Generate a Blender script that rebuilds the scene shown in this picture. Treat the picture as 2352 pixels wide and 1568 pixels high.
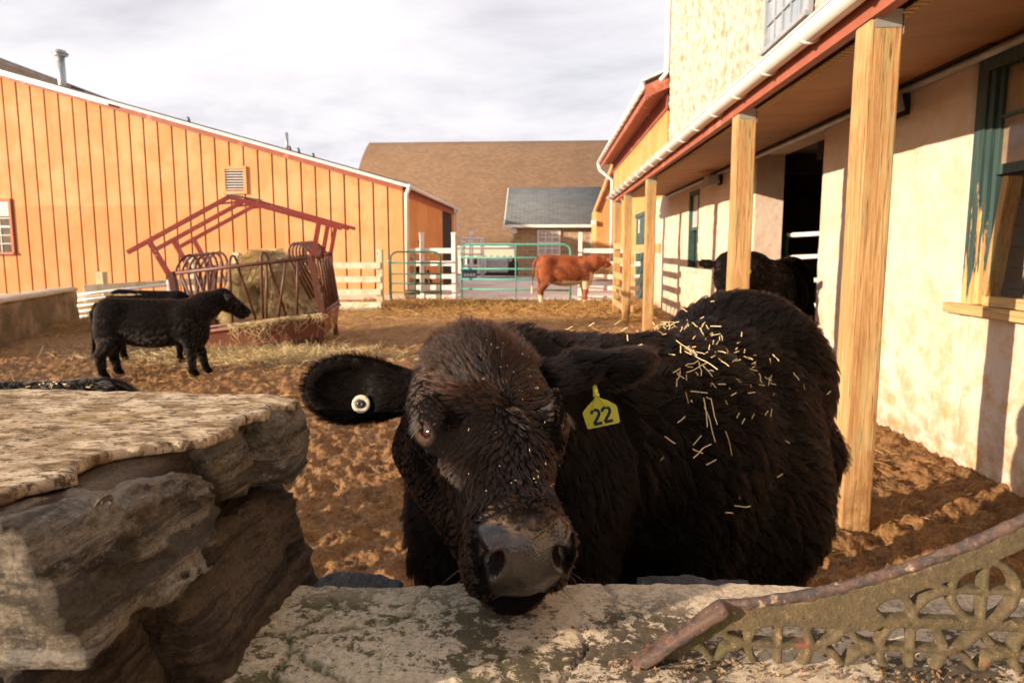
import bpy, math, random
import numpy as np
from mathutils import Vector, Matrix, kdtree

R = math.radians
for _o in list(bpy.data.objects):
    bpy.data.objects.remove(_o)
SC = bpy.context.scene
COL = SC.collection
RNG = np.random.default_rng(7)
random.seed(7)

# ------------------------------------------------------------------ camera
EYE = 1.4
cam_d = bpy.data.cameras.new('camera')
cam = bpy.data.objects.new('camera', cam_d)
COL.objects.link(cam)
cam.location = (0, 0, EYE)
cam.rotation_euler = (R(90 - 6.24), 0, math.atan(80 / 1408.0))
cam_d.sensor_width = 36.0
cam_d.lens = 36.0 * 1400 / 2352
cam_d.shift_y = -56.0 / 2352
cam_d.clip_start = 0.02
cam_d.clip_end = 2000
cam_d.dof.use_dof = True
cam_d.dof.focus_distance = 0.82
cam_d.dof.aperture_fstop = 9.0
SC.camera = cam

# ------------------------------------------------------------------ sun, sky, exposure
SUN_DIR = np.array([0.865, 0.50, 0.0]); SUN_DIR /= np.linalg.norm(SUN_DIR)
SUN_EL = R(13.0)
ld = np.array([SUN_DIR[0] * math.cos(SUN_EL), SUN_DIR[1] * math.cos(SUN_EL), -math.sin(SUN_EL)])
sun_d = bpy.data.lights.new('sun', 'SUN')
sun_d.energy = 4.5
sun_d.angle = R(0.5)
sun_d.color = (1.0, 0.80, 0.60)
sun = bpy.data.objects.new('sun', sun_d)
COL.objects.link(sun)
sun.rotation_euler = Vector(ld).to_track_quat('-Z', 'Y').to_euler()
sun.location = (-6, -4, 6)

w = bpy.data.worlds.new("World"); SC.world = w; w.use_nodes = True
nt = w.node_tree; N = nt.nodes; L = nt.links; N.clear()
wout = N.new('ShaderNodeOutputWorld')
sky = N.new('ShaderNodeTexSky'); sky.sky_type = 'NISHITA'; sky.sun_disc = False
sky.sun_elevation = SUN_EL
sky.sun_rotation = math.atan2(-SUN_DIR[0], -SUN_DIR[1])
bg1 = N.new('ShaderNodeBackground'); bg1.inputs[1].default_value = 0.07
L.new(sky.outputs[0], bg1.inputs[0])
bg2 = N.new('ShaderNodeBackground'); bg2.inputs[1].default_value = 0.57
tc = N.new('ShaderNodeTexCoord')
sep = N.new('ShaderNodeSeparateXYZ'); L.new(tc.outputs['Generated'], sep.inputs[0])
zz = N.new('ShaderNodeMath'); zz.operation = 'MAXIMUM'; L.new(sep.outputs[2], zz.inputs[0]); zz.inputs[1].default_value = 0.0
za = N.new('ShaderNodeMath'); za.operation = 'ADD'; L.new(zz.outputs[0], za.inputs[0]); za.inputs[1].default_value = 0.14
comb = N.new('ShaderNodeCombineXYZ')
for i in (0, 1):
    dv = N.new('ShaderNodeMath'); dv.operation = 'DIVIDE'
    L.new(sep.outputs[i], dv.inputs[0]); L.new(za.outputs[0], dv.inputs[1]); L.new(dv.outputs[0], comb.inputs[i])
mp = N.new('ShaderNodeMapping'); L.new(comb.outputs[0], mp.inputs[0])
mp.inputs['Rotation'].default_value = (0, 0, R(40)); mp.inputs['Scale'].default_value = (0.9, 1.25, 1)
n1 = N.new('ShaderNodeTexNoise'); L.new(mp.outputs[0], n1.inputs['Vector'])
n1.inputs['Scale'].default_value = 1.15; n1.inputs['Detail'].default_value = 9; n1.inputs['Roughness'].default_value = 0.60; n1.inputs['Distortion'].default_value = 0.25
cr = N.new('ShaderNodeValToRGB'); L.new(n1.outputs[0], cr.inputs[0])
el = cr.color_ramp.elements
el[0].position = 0.32; el[0].color = (0.68, 0.655, 0.71, 1)
el[1].position = 0.64; el[1].color = (1.0, 0.96, 0.97, 1)
e = el.new(0.47); e.color = (0.86, 0.83, 0.865, 1)
L.new(cr.outputs[0], bg2.inputs[0])
mxs = N.new('ShaderNodeMixShader'); L.new(bg1.outputs[0], mxs.inputs[1]); L.new(bg2.outputs[0], mxs.inputs[2])
n2 = N.new('ShaderNodeTexNoise'); L.new(mp.outputs[0], n2.inputs['Vector']); n2.inputs['Scale'].default_value = 0.6; n2.inputs['Detail'].default_value = 6
mr = N.new('ShaderNodeMapRange'); L.new(n2.outputs[0], mr.inputs[0])
mr.inputs[1].default_value = 0.3; mr.inputs[2].default_value = 0.5; mr.inputs[3].default_value = 0.80; mr.inputs[4].default_value = 0.97
mr2 = N.new('ShaderNodeMapRange'); L.new(sep.outputs[1], mr2.inputs[0]); mr2.interpolation_type = 'SMOOTHSTEP'
mr2.inputs[1].default_value = -0.2; mr2.inputs[2].default_value = 0.6; mr2.inputs[3].default_value = 0.62; mr2.inputs[4].default_value = 1.0
mm = N.new('ShaderNodeMath'); mm.operation = 'MULTIPLY'; L.new(mr.outputs[0], mm.inputs[0]); L.new(mr2.outputs[0], mm.inputs[1])
L.new(mm.outputs[0], mxs.inputs[0]); L.new(mxs.outputs[0], wout.inputs[0])

SC.view_settings.view_transform = 'Standard'
SC.view_settings.look = 'None'
SC.view_settings.gamma = 1.0
SC.view_settings.exposure = 1.0
SC.render.engine = 'CYCLES'
SC.cycles.use_denoising = True
SC.cycles.max_bounces = 8
SC.cycles.transparent_max_bounces = 12
SC.cycles_curves.subdivisions = 2

# ------------------------------------------------------------------ noise, fields, meshing
_P = np.random.default_rng(3).permutation(256).astype(np.int32)
_P = np.concatenate([_P, _P, _P])
_G = np.random.default_rng(4).normal(size=(256, 3)).astype(np.float32)
_G /= np.linalg.norm(_G, axis=1, keepdims=True)

def pn(p):
    p = np.asarray(p, np.float32); i = np.floor(p).astype(np.int32); f = p - i; i &= 255
    t = f * f * f * (f * (f * 6 - 15) + 10); out = 0
    for a in (0, 1):
        wa = t[:, 0] if a else 1 - t[:, 0]
        for b in (0, 1):
            wb = t[:, 1] if b else 1 - t[:, 1]
            for c in (0, 1):
                wc = t[:, 2] if c else 1 - t[:, 2]
                g = _G[_P[_P[_P[(i[:, 0] + a) & 255] + ((i[:, 1] + b) & 255)] + ((i[:, 2] + c) & 255)]]
                d = g[:, 0] * (f[:, 0] - a) + g[:, 1] * (f[:, 1] - b) + g[:, 2] * (f[:, 2] - c)
                out = out + wa * wb * wc * d
    return out * 1.4

def fbm(p, sc=1.0, oc=4, rough=0.5):
    p = np.asarray(p, np.float32) * sc; s = 0; a = 1.0
    for k in range(oc):
        s = s + a * pn(p + 17.3 * k); p = p * 2.03; a *= rough
    return s

def smin(a, b, k):
    h = np.clip(0.5 + 0.5 * (b - a) / k, 0, 1)
    return b + (a - b) * h - k * h * (1 - h)

def smax(a, b, k):
    return -smin(-a, -b, k)

def ell(p, c, r, rot=None):
    q = p - np.asarray(c, np.float32)
    if rot is not None:
        q = q @ np.asarray(rot, np.float32)
    r = np.asarray(r, np.float32)
    k0 = np.sqrt(((q / r) ** 2).sum(1)); k1 = np.sqrt(((q / (r * r)) ** 2).sum(1)) + 1e-9
    return k0 * (k0 - 1.0) / k1

def rc(p, a, b, r1, r2):
    a = np.asarray(a, np.float32); b = np.asarray(b, np.float32)
    ba = b - a; h = np.clip(((p - a) @ ba) / max(float(ba @ ba), 1e-9), 0, 1)
    q = p - a - h[:, None] * ba
    return np.sqrt((q * q).sum(1)) - (r1 + (r2 - r1) * h)

def chain(p, pts, k=0.02):
    d = None
    for (a, ra), (b, rb) in zip(pts[:-1], pts[1:]):
        e_ = rc(p, a, b, ra, rb)
        d = e_ if d is None else smin(d, e_, k)
    return d

def rbox(p, c, h, rot=None, r=0.01):
    q = p - np.asarray(c, np.float32)
    if rot is not None:
        q = q @ np.asarray(rot, np.float32)
    q = np.abs(q) - (np.asarray(h, np.float32) - r)
    return np.sqrt((np.maximum(q, 0) ** 2).sum(1)) + np.minimum(q.max(1), 0) - r

def nets(fn, lo, hi, h):
    """naive surface nets with a coarse pass: returns verts, quads"""
    lo = np.array(lo, float); hi = np.array(hi, float)
    B = 6
    nb = np.ceil((hi - lo) / (h * B)).astype(int)
    n = nb * B + 1
    D = np.full(n, 1.0, np.float32)
    gc = [lo[i] + (np.arange(nb[i]) + 0.5) * h * B for i in range(3)]
    X, Y, Z = np.meshgrid(*gc, indexing='ij')
    pc = np.stack([X.ravel(), Y.ravel(), Z.ravel()], 1).astype(np.float32)
    dc = fn(pc).reshape(nb)
    act = np.argwhere(np.abs(dc) < h * B * 1.5)
    ins = np.argwhere(dc <= -h * B * 1.5)
    for (a, b, c) in ins:
        D[a * B:a * B + B + 1, b * B:b * B + B + 1, c * B:c * B + B + 1] = -1
    o = np.arange(B + 1)
    OX, OY, OZ = np.meshgrid(o, o, o, indexing='ij')
    off = np.stack([OX.ravel(), OY.ravel(), OZ.ravel()], 1)
    for s in range(0, len(act), 4000):
        idx = (act[s:s + 4000, None, :] * B + off[None]).reshape(-1, 3)
        fl = np.unique(np.ravel_multi_index(idx.T, n))
        ii = np.stack(np.unravel_index(fl, n), 1)
        D.ravel()[fl] = fn((lo + ii * h).astype(np.float32))
    S = D < 0
    # cells with sign change
    c8 = [S[i:n[0] - 1 + i, j:n[1] - 1 + j, k:n[2] - 1 + k] for i in (0, 1) for j in (0, 1) for k in (0, 1)]
    sm = sum(c.astype(np.int8) for c in c8)
    cell = (sm > 0) & (sm < 8)
    ci = np.argwhere(cell)
    vid = np.full(cell.shape, -1, np.int32); vid[cell] = np.arange(len(ci))
    acc = np.zeros((len(ci), 3)); cnt = np.zeros(len(ci))
    for ax in range(3):
        o1, o2 = [k for k in range(3) if k != ax]
        for u in (0, 1):
            for v_ in (0, 1):
                b0 = ci.copy(); b0[:, o1] += u; b0[:, o2] += v_
                b1 = b0.copy(); b1[:, ax] += 1
                d0 = D[tuple(b0.T)]; d1 = D[tuple(b1.T)]
                m = (d0 < 0) != (d1 < 0)
                t = np.where(m, d0 / np.where(m, d0 - d1, 1), 0)
                pt = b0.astype(float); pt[:, ax] += t
                acc[m] += pt[m]; cnt[m] += 1
    V = lo + (acc / cnt[:, None]) * h
    Q = []
    for ax in range(3):
        o1, o2 = [k for k in range(3) if k != ax]
        sl0 = [slice(1, -1)] * 3; sl1 = [slice(1, -1)] * 3
        sl0[ax] = slice(0, -1); sl1[ax] = slice(1, None)
        s0 = S[tuple(sl0)]; s1 = S[tuple(sl1)]
        ed = np.argwhere(s0 != s1)
        if not len(ed): continue
        base = ed.copy(); base[:, o1] += 1; base[:, o2] += 1
        def cid(a, b):
            q = base.copy(); q[:, o1] -= a; q[:, o2] -= b
            return vid[tuple(q.T)]
        q = np.stack([cid(0, 0), cid(1, 0), cid(1, 1), cid(0, 1)], 1)
        flip = s0[tuple(ed.T)]
        if ax == 1: flip = ~flip
        q[~flip] = q[~flip][:, ::-1]
        Q.append(q)
    return V, np.concatenate(Q)

def mesh_np(name, V, Q, smooth=True):
    me = bpy.data.meshes.new(name)
    V = np.asarray(V, np.float32); Q = np.asarray(Q, np.int32); k = Q.shape[1]
    me.vertices.add(len(V)); me.vertices.foreach_set('co', V.ravel())
    me.loops.add(Q.size); me.loops.foreach_set('vertex_index', Q.ravel())
    me.polygons.add(len(Q)); me.polygons.foreach_set('loop_start', np.arange(0, Q.size, k, dtype=np.int32))
    me.polygons.foreach_set('loop_total', np.full(len(Q), k, np.int32))
    if smooth: me.polygons.foreach_set('use_smooth', np.ones(len(Q), bool))
    me.update(calc_edges=True); me.validate()
    return me

# ------------------------------------------------------------------ objects
def wloc(o):
    l = Vector((0, 0, 0))
    while o is not None:
        l = l + o.location; o = o.parent
    return l

def tag(o, label=None, cat=None, group=None, kind=None):
    if label: o['label'] = label
    if cat: o['category'] = cat
    if group: o['group'] = group
    if kind: o['kind'] = kind
    return o

def thing(name, loc, label, cat, group=None):
    o = bpy.data.objects.new(name, None); COL.objects.link(o)
    o.location = loc; o.empty_display_size = 0.1
    return tag(o, label, cat, group)

def link_np(name, V, Q, mat, parent=None, smooth=True):
    V = np.asarray(V, float)
    if parent is not None: V = V - np.array(wloc(parent))
    me = mesh_np(name, V, Q, smooth)
    for m in (mat if isinstance(mat, (list, tuple)) else [mat]): me.materials.append(m)
    o = bpy.data.objects.new(name, me); COL.objects.link(o)
    if parent is not None: o.parent = parent
    return o

def dup(root, off, label=None, group=None):
    def cp(o, par):
        c = o.copy(); COL.objects.link(c); c.parent = par
        for ch in o.children: cp(ch, c)
        return c
    r = cp(root, None); r.location = Vector(root.location) + Vector(off)
    if label: r['label'] = label
    if group: r['group'] = group
    return r

class MB:
    def __init__(s): s.v = []; s.f = []; s.sm = []
    def add(s, V, F, smooth=False):
        n = len(s.v); s.v += [tuple(map(float, q)) for q in V]; s.f += [tuple(i + n for i in q) for q in F]; s.sm += [smooth] * len(F); return s
    def box(s, x0, x1, y0, y1, z0, z1):
        return s.add([(x, y, z) for x in (x0, x1) for y in (y0, y1) for z in (z0, z1)],
                     [(0, 1, 3, 2), (4, 6, 7, 5), (0, 4, 5, 1), (2, 3, 7, 6), (0, 2, 6, 4), (1, 5, 7, 3)])
    def beam(s, a, b, w_, h_, up=(0, 0, 1)):
        a = np.array(a, float); b = np.array(b, float); d = b - a; d /= np.linalg.norm(d)
        sd = np.cross(d, up); sd /= np.linalg.norm(sd); u_ = np.cross(sd, d)
        V = [q + sd * i * w_ / 2 + u_ * j * h_ / 2 for q in (a, b) for i in (-1, 1) for j in (-1, 1)]
        return s.add(V, [(0, 1, 3, 2), (4, 6, 7, 5), (0, 4, 5, 1), (2, 3, 7, 6), (0, 2, 6, 4), (1, 5, 7, 3)])
    def tube(s, pts, r, n=8, cap=True):
        P_ = [np.array(q, float) for q in pts]; rr = r if isinstance(r, (list, tuple)) else [r] * len(P_)
        V = []; F = []; prev = None
        for i, q in enumerate(P_):
            d = (P_[min(i + 1, len(P_) - 1)] - P_[max(i - 1, 0)]); d /= np.linalg.norm(d)
            if prev is None:
                a = np.cross(d, (0, 0, 1) if abs(d[2]) < 0.9 else (1, 0, 0))
            else:
                a = prev - d * (prev @ d)
            a /= np.linalg.norm(a); prev = a; b = np.cross(d, a)
            V += [q + rr[i] * (a * math.cos(t) + b * math.sin(t)) for t in [2 * math.pi * k / n for k in range(n)]]
        for i in range(len(P_) - 1):
            F += [(i * n + k, i * n + (k + 1) % n, (i + 1) * n + (k + 1) % n, (i + 1) * n + k) for k in range(n)]
        if cap:
            F += [tuple(range(n))[::-1], tuple((len(P_) - 1) * n + k for k in range(n))]
        return s.add(V, F, True)
    def poly(s, pts, d):
        """flat polygon extruded by vector d"""
        n = len(pts); A = [np.array(q, float) for q in pts]; Bv = [q + np.array(d, float) for q in A]
        return s.add(A + Bv, [tuple(range(n))[::-1], tuple(range(n, 2 * n))] + [(i, (i + 1) % n, (i + 1) % n + n, i + n) for i in range(n)])
    def build(s, name, mat, parent=None, bevel=0, T=None):
        V = s.v
        if T is not None: V = [T(q) for q in V]
        o0 = wloc(parent) if parent is not None else Vector((0, 0, 0))
        V = [(q[0] - o0[0], q[1] - o0[1], q[2] - o0[2]) for q in V]
        me = bpy.data.meshes.new(name); me.from_pydata(V, [], s.f); me.update()
        me.polygons.foreach_set('use_smooth', s.sm)
        import bmesh
        bm = bmesh.new(); bm.from_mesh(me); bmesh.ops.recalc_face_normals(bm, faces=bm.faces); bm.to_mesh(me); bm.free()
        me.materials.append(mat)
        o = bpy.data.objects.new(name, me); COL.objects.link(o)
        if parent is not None: o.parent = parent
        if bevel:
            m = o.modifiers.new('bevel', 'BEVEL'); m.width = bevel; m.segments = 2; m.limit_method = 'ANGLE'
        return o

# ------------------------------------------------------------------ materials
class NT:
    def __init__(s, name):
        s.m = bpy.data.materials.new(name); s.m.use_nodes = True; s.t = s.m.node_tree; s.t.nodes.clear()
        s.out = s.n('OutputMaterial'); s.b = s.n('BsdfPrincipled'); s.l(s.b.outputs[0], s.out.inputs[0])
        s.tc = s.n('TexCoord')
    def n(s, k, **kw):
        q = s.t.nodes.new('ShaderNode' + k)
        for a, v in kw.items(): setattr(q, a, v)
        return q
    def l(s, a, b): s.t.links.new(a, b)
    def mapv(s, scale=(1, 1, 1), rot=(0, 0, 0), loc=(0, 0, 0)):
        m = s.n('Mapping'); s.l(s.tc.outputs['Object'], m.inputs[0])
        m.inputs['Scale'].default_value = scale; m.inputs['Rotation'].default_value = rot; m.inputs['Location'].default_value = loc
        return m.outputs[0]
    def noise(s, scale, detail=5, rough=0.55, vec=None, dist=0.0):
        q = s.n('TexNoise'); s.l(vec if vec is not None else s.mapv(), q.inputs['Vector'])
        q.inputs['Scale'].default_value = scale; q.inputs['Detail'].default_value = detail
        q.inputs['Roughness'].default_value = rough; q.inputs['Distortion'].default_value = dist
        return q.outputs[0]
    def vor(s, scale, vec=None, feature='F1', out=0):
        q = s.n('TexVoronoi', feature=feature); s.l(vec if vec is not None else s.mapv(), q.inputs['Vector'])
        q.inputs['Scale'].default_value = scale
        return q.outputs[out]
    def rng(s, v, a, b, c=0.0, d=1.0):
        q = s.n('MapRange'); s.l(v, q.inputs[0])
        for i, x in enumerate((a, b, c, d)): q.inputs[i + 1].default_value = x
        return q.outputs[0]
    def math(s, op, a, b=None):
        q = s.n('Math', operation=op)
        for i, x in enumerate((a, b)):
            if x is None: continue
            if isinstance(x, (int, float)): q.inputs[i].default_value = x
            else: s.l(x, q.inputs[i])
        return q.outputs[0]
    def mix(s, f, a, b, mode='MIX'):
        q = s.n('Mix', data_type='RGBA', blend_type=mode)
        for i, x in ((0, f), (6, a), (7, b)):
            if isinstance(x, (int, float)): q.inputs[i].default_value = x
            elif isinstance(x, tuple): q.inputs[i].default_value = (*x[:3], 1)
            else: s.l(x, q.inputs[i])
        return q.outputs[2]
    def xyz(s):
        q = s.n('SeparateXYZ'); s.l(s.tc.outputs['Object'], q.inputs[0]); return q.outputs
    def col(s, c):
        if isinstance(c, tuple): s.b.inputs['Base Color'].default_value = (*c, 1)
        else: s.l(c, s.b.inputs['Base Color'])
        return s
    def rough(s, r):
        if isinstance(r, (int, float)): s.b.inputs['Roughness'].default_value = r
        else: s.l(r, s.b.inputs['Roughness'])
        return s
    def bump(s, h, dist=0.01, st=1.0):
        q = s.n('Bump'); s.l(h, q.inputs['Height']); q.inputs['Distance'].default_value = dist; q.inputs['Strength'].default_value = st
        s.l(q.outputs[0], s.b.inputs['Normal']); return s
    def metal(s, v): s.b.inputs['Metallic'].default_value = v; return s
    def spec(s, v): s.b.inputs['Specular IOR Level'].default_value = v; return s

def simple(name, c1, c2=None, scale=6.0, rough=0.7, bump=0.003, bscale=60.0, stretch=(1, 1, 1), metal=0.0, lo=0.35, hi=0.65, dirt=None, dscale=2.0, dlo=0.55, dhi=0.75, spec=0.4):
    t = NT(name); v = t.mapv(stretch)
    c = t.mix(t.rng(t.noise(scale, 6, 0.6, v), lo, hi), c1, c2 or c1)
    if dirt: c = t.mix(t.rng(t.noise(dscale, 8, 0.65), dlo, dhi), c, dirt)
    t.col(c).rough(rough).metal(metal).spec(spec)
    if bump: t.bump(t.noise(bscale, 6, 0.6, v), bump)
    return t.m

def wood(name, c1, c2, dark, axis='z', rough=0.75, green=None):
    t = NT(name)
    st = {'z': (14, 14, 0.7), 'x': (0.7, 14, 14), 'y': (14, 0.7, 14)}[axis]
    g = t.noise(3.0, 9, 0.7, t.mapv(st), 0.9)
    c = t.mix(t.rng(g, 0.36, 0.62), c1, c2)
    c = t.mix(t.math('MULTIPLY', t.rng(t.noise(16.0, 6, 0.7, t.mapv((9, 9, .35) if axis == 'z' else ((.35, 9, 9) if axis == 'x' else (9, .35, 9)))), 0.55, 0.64), .55), c, dark)
    c = t.mix(t.rng(t.noise(5.0, 8, 0.7, t.mapv((6, 6, .6) if axis == 'z' else ((.6, 6, 6) if axis == 'x' else (6, .6, 6)))), 0.56, 0.72), c, dark)
    if axis == 'z' and green: c = t.mix(t.math('MULTIPLY', t.rng(t.xyz()[2], 0.02, 0.45, .9, 0), t.rng(t.noise(7, 7, .7), .40, .58)), c, (0.20, 0.10, 0.04))
    if green: c = t.mix(t.rng(t.noise(1.4, 4, 0.6, t.mapv((3, 3, 1))), 0.5, 0.68), c, green)
    ck = t.noise(2.0, 3, 0.5, t.mapv((16, 16, .22) if axis == 'z' else ((.22, 16, 16) if axis == 'x' else (16, .22, 16))), .3)
    c = t.mix(t.math('MULTIPLY', t.rng(t.math('ABSOLUTE', t.math('SUBTRACT', ck, .5)), .010, .003), .8), c, (dark[0] * .4, dark[1] * .4, dark[2] * .4))
    kn = t.rng(t.vor(2.3, t.mapv((2.2, 2.2, 1) if axis == 'z' else (1, 2.2, 2.2))), 0.05, 0.13, 1, 0)
    c = t.mix(kn, c, dark)
    t.col(c).rough(rough).spec(0.25).bump(g, 0.008, 1.0)
    return t.m

# ------------------------------------------------------------------ strands
def tri_of(Q):
    return np.concatenate([Q[:, [0, 1, 2]], Q[:, [0, 2, 3]]]) if Q.shape[1] == 4 else Q

def vnorm(V, T):
    n = np.cross(V[T[:, 1]] - V[T[:, 0]], V[T[:, 2]] - V[T[:, 0]])
    out = np.zeros_like(V)
    for k in range(3): np.add.at(out, T[:, k], n)
    return out / (np.linalg.norm(out, axis=1, keepdims=True) + 1e-12)

def sample(V, Q, n, wfn=None, rng=RNG):
    T = tri_of(Q); VN = vnorm(V, T)
    ar = np.linalg.norm(np.cross(V[T[:, 1]] - V[T[:, 0]], V[T[:, 2]] - V[T[:, 0]]), axis=1)
    if wfn is not None: ar = ar * wfn(V[T].mean(1))
    i = rng.choice(len(T), n, p=ar / ar.sum())
    a = rng.random(n); b = rng.random(n); m = a + b > 1; a[m] = 1 - a[m]; b[m] = 1 - b[m]
    W = np.stack([1 - a - b, a, b], 1)
    p = (V[T[i]] * W[:, :, None]).sum(1); nn = (VN[T[i]] * W[:, :, None]).sum(1)
    return p, nn / (np.linalg.norm(nn, axis=1, keepdims=True) + 1e-12)

def nrm(a): return a / (np.linalg.norm(a, axis=-1, keepdims=True) + 1e-12)

def curves(name, pts, rad, mat, parent=None):
    """pts (n,k,3), rad (k,) or (n,k)"""
    n, k, _ = pts.shape
    pts = pts - (np.array(wloc(parent)) if parent is not None else 0)
    hc = bpy.data.hair_curves.new(name); hc.add_curves([k] * n)
    hc.attributes['position'].data.foreach_set('vector', pts.astype(np.float32).ravel())
    ra = hc.attributes.get('radius') or hc.attributes.new('radius', 'FLOAT', 'POINT')
    ra.data.foreach_set('value', np.broadcast_to(rad, (n, k)).astype(np.float32).ravel())
    hc.materials.append(mat)
    o = bpy.data.objects.new(name, hc); COL.objects.link(o)
    if parent is not None: o.parent = parent
    return o

def fur(name, p, nn, flow, length, mat, parent, lift=0.35, k=5, rad=0.0003, clump=0.5, nclump=2500, wig=0.25, curl=0.0, rng=RNG, gscale=14.0):
    n = len(p)
    t = flow - nn * (flow * nn).sum(1, keepdims=True); t = nrm(t)
    nz = np.stack([fbm(p + 5 * q, gscale, 2) for q in range(3)], 1)
    d = t + nz * wig + rng.normal(size=(n, 3)) * 0.10; d = d - nn * np.minimum((d * nn).sum(1, keepdims=True), 0); d = nrm(d + nn * lift)
    Ln = np.broadcast_to(length, (n,)) * (0.65 + 0.6 * rng.random(n))
    pts = np.zeros((n, k, 3)); pts[:, 0] = p - nn * 0.002
    cur = pts[:, 0].copy(); dd = d.copy()
    for j in range(1, k):
        cur = cur + dd * (Ln / (k - 1))[:, None]
        dd = dd + t * 0.22 + np.array([0, 0, -0.04]) + rng.normal(size=(n, 3)) * 0.06; dn = (dd * nn).sum(1, keepdims=True); dd = nrm(dd + nn * np.maximum(0.10 - dn, 0))
        pts[:, j] = cur
    if curl:
        ph = rng.random(n) * 6.28; s1 = nrm(np.cross(d, nn)); s2 = np.cross(d, s1)
        for j in range(1, k):
            a = ph + j * 1.9
            pts[:, j] += (s1 * np.cos(a)[:, None] + s2 * np.sin(a)[:, None]) * curl * (j / k)
    if clump:
        gi = rng.choice(n, min(nclump, n), replace=False)
        kd = kdtree.KDTree(len(gi))
        for a, q in enumerate(gi): kd.insert(p[q], a)
        kd.balance()
        near = gi[np.array([kd.find(q)[1] for q in p])]
        for j in range(1, k):
            wj = clump * (j / (k - 1)) ** 1.3
            pts[:, j] = pts[:, j] * (1 - wj) + pts[near, j] * wj
    rr = rad * np.linspace(1, 0.18, k)
    return curves(name, pts, rr, mat, parent)

def strawmat(name, c1, c2, c3=None):
    t = NT(name); hi = t.n('HairInfo')
    c = t.mix(hi.outputs['Random'], c1, c2)
    if c3: c = t.mix(t.rng(hi.outputs['Random'], .8, .95), c, c3)
    t.col(c).rough(.55).spec(.35); return t.m

def hairmat(name, mel=0.93, red=0.55, rough=0.35, rrough=0.4, rand=0.25, color=None, ior=1.5):
    m = bpy.data.materials.new(name); m.use_nodes = True; t = m.node_tree; t.nodes.clear()
    o = t.nodes.new('ShaderNodeOutputMaterial'); h = t.nodes.new('ShaderNodeBsdfHairPrincipled'); h.inputs['IOR'].default_value = ior
    if color:
        h.parametrization = 'COLOR'; h.inputs['Color'].default_value = (*color, 1)
    else:
        h.parametrization = 'MELANIN'; h.inputs['Melanin'].default_value = mel; h.inputs['Melanin Redness'].default_value = red
    h.inputs['Roughness'].default_value = rough; h.inputs['Radial Roughness'].default_value = rrough
    for i_ in h.inputs:
        if i_.name == 'Random Color': i_.default_value = rand
        if i_.name == 'Random Roughness': i_.default_value = 0.2
    t.links.new(h.outputs[0], o.inputs[0]); return m

# ================================================================== SETTING
# ---- materials of the setting
def ground_mat():
    t = NT('mud')
    big = t.noise(0.55, 6, 0.6); mid = t.noise(5.5, 10, 0.72, dist=0.4); fine = t.noise(48, 8, 0.75); fib = t.noise(9, 8, 0.75, t.mapv((1, 2.2, 2)), 1.2)
    c = t.mix(t.rng(mid, 0.35, 0.66), (0.080, 0.035, 0.015), (0.33, 0.165, 0.062))
    c = t.mix(t.rng(fine, 0.45, 0.72), c, (0.42, 0.235, 0.09))
    c = t.mix(t.math('MULTIPLY', t.rng(fib, 0.52, 0.68), 0.75), c, (0.46, 0.265, 0.10))
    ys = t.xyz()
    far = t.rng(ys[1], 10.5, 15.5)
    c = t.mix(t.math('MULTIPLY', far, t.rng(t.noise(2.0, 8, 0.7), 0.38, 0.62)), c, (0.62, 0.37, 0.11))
    pale = t.math('MULTIPLY', t.rng(t.noise(1.7, 6, 0.7), 0.60, 0.68), t.rng(t.noise(9, 5, 0.6), 0.4, 0.6))
    c = t.mix(t.math('MULTIPLY', pale, 0.6), c, (0.30, 0.20, 0.13))
    t.col(c).rough(t.rng(mid, 0.3, 0.7, 0.55, 0.95)).spec(0.3)
    h = t.math('ADD', t.math('MULTIPLY', mid, 1.0), t.math('MULTIPLY', fine, 0.45))
    h = t.math('ADD', h, t.math('MULTIPLY', fib, 0.5))
    t.bump(h, 0.035, 0.9)
    return t.m

M_mud = ground_mat()
_pr = np.random.default_rng(11)
_py = np.exp(_pr.uniform(math.log(1.2), math.log(14), 1500)); _px = _py * _pr.uniform(-1, .9, 1500)
_pk = kdtree.KDTree(1500)
for _i in range(1500): _pk.insert((_px[_i], _py[_i], 0), _i)
_pk.balance()
def PIT(x, y):
    out = np.zeros(len(x))
    m = np.where(y < 9)[0]
    d = np.array([_pk.find((a, b, 0))[2] for a, b in zip(x[m], y[m])])
    out[m] = .036 * np.exp(-(d / .06) ** 2) - .018 * np.exp(-((d - .10) / .035) ** 2)
    return out


def gh(x, y):
    p = np.stack([x, y, np.zeros_like(x)], 1)
    h = 0.04 * fbm(p, 0.35, 2) + 0.045 * fbm(p + 9, 1.3, 3)
    near = np.clip(1.6 - y / 9.0, 0.35, 1)
    b = np.abs(fbm(p + 31, 5.5, 4, 0.6)); h = h + (0.036 * b - 0.010) * near
    b2 = fbm(p + 77, 17.0, 3, 0.6); h = h + 0.018 * b2 * near + 0.008 * fbm(p + 50, 42.0, 2) * near
    def mound(cx, cy, s, a): return a * np.exp(-(((x - cx) ** 2 + (y - cy) ** 2) / (s * s)))
    h = h + mound(1.6, 9.8, 0.9, 0.14) + mound(-8.0, 10.0, 0.7, 0.16) + mound(-6.9, 10.6, 0.8, 0.22) + mound(-3.6, 9.9, 1.0, 0.03)
    h = h - PIT(x, y)
    edge = np.clip((y - 16.2) / 1.0, 0, 1)
    return h * (1 - edge) + 0.01 * edge

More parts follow.
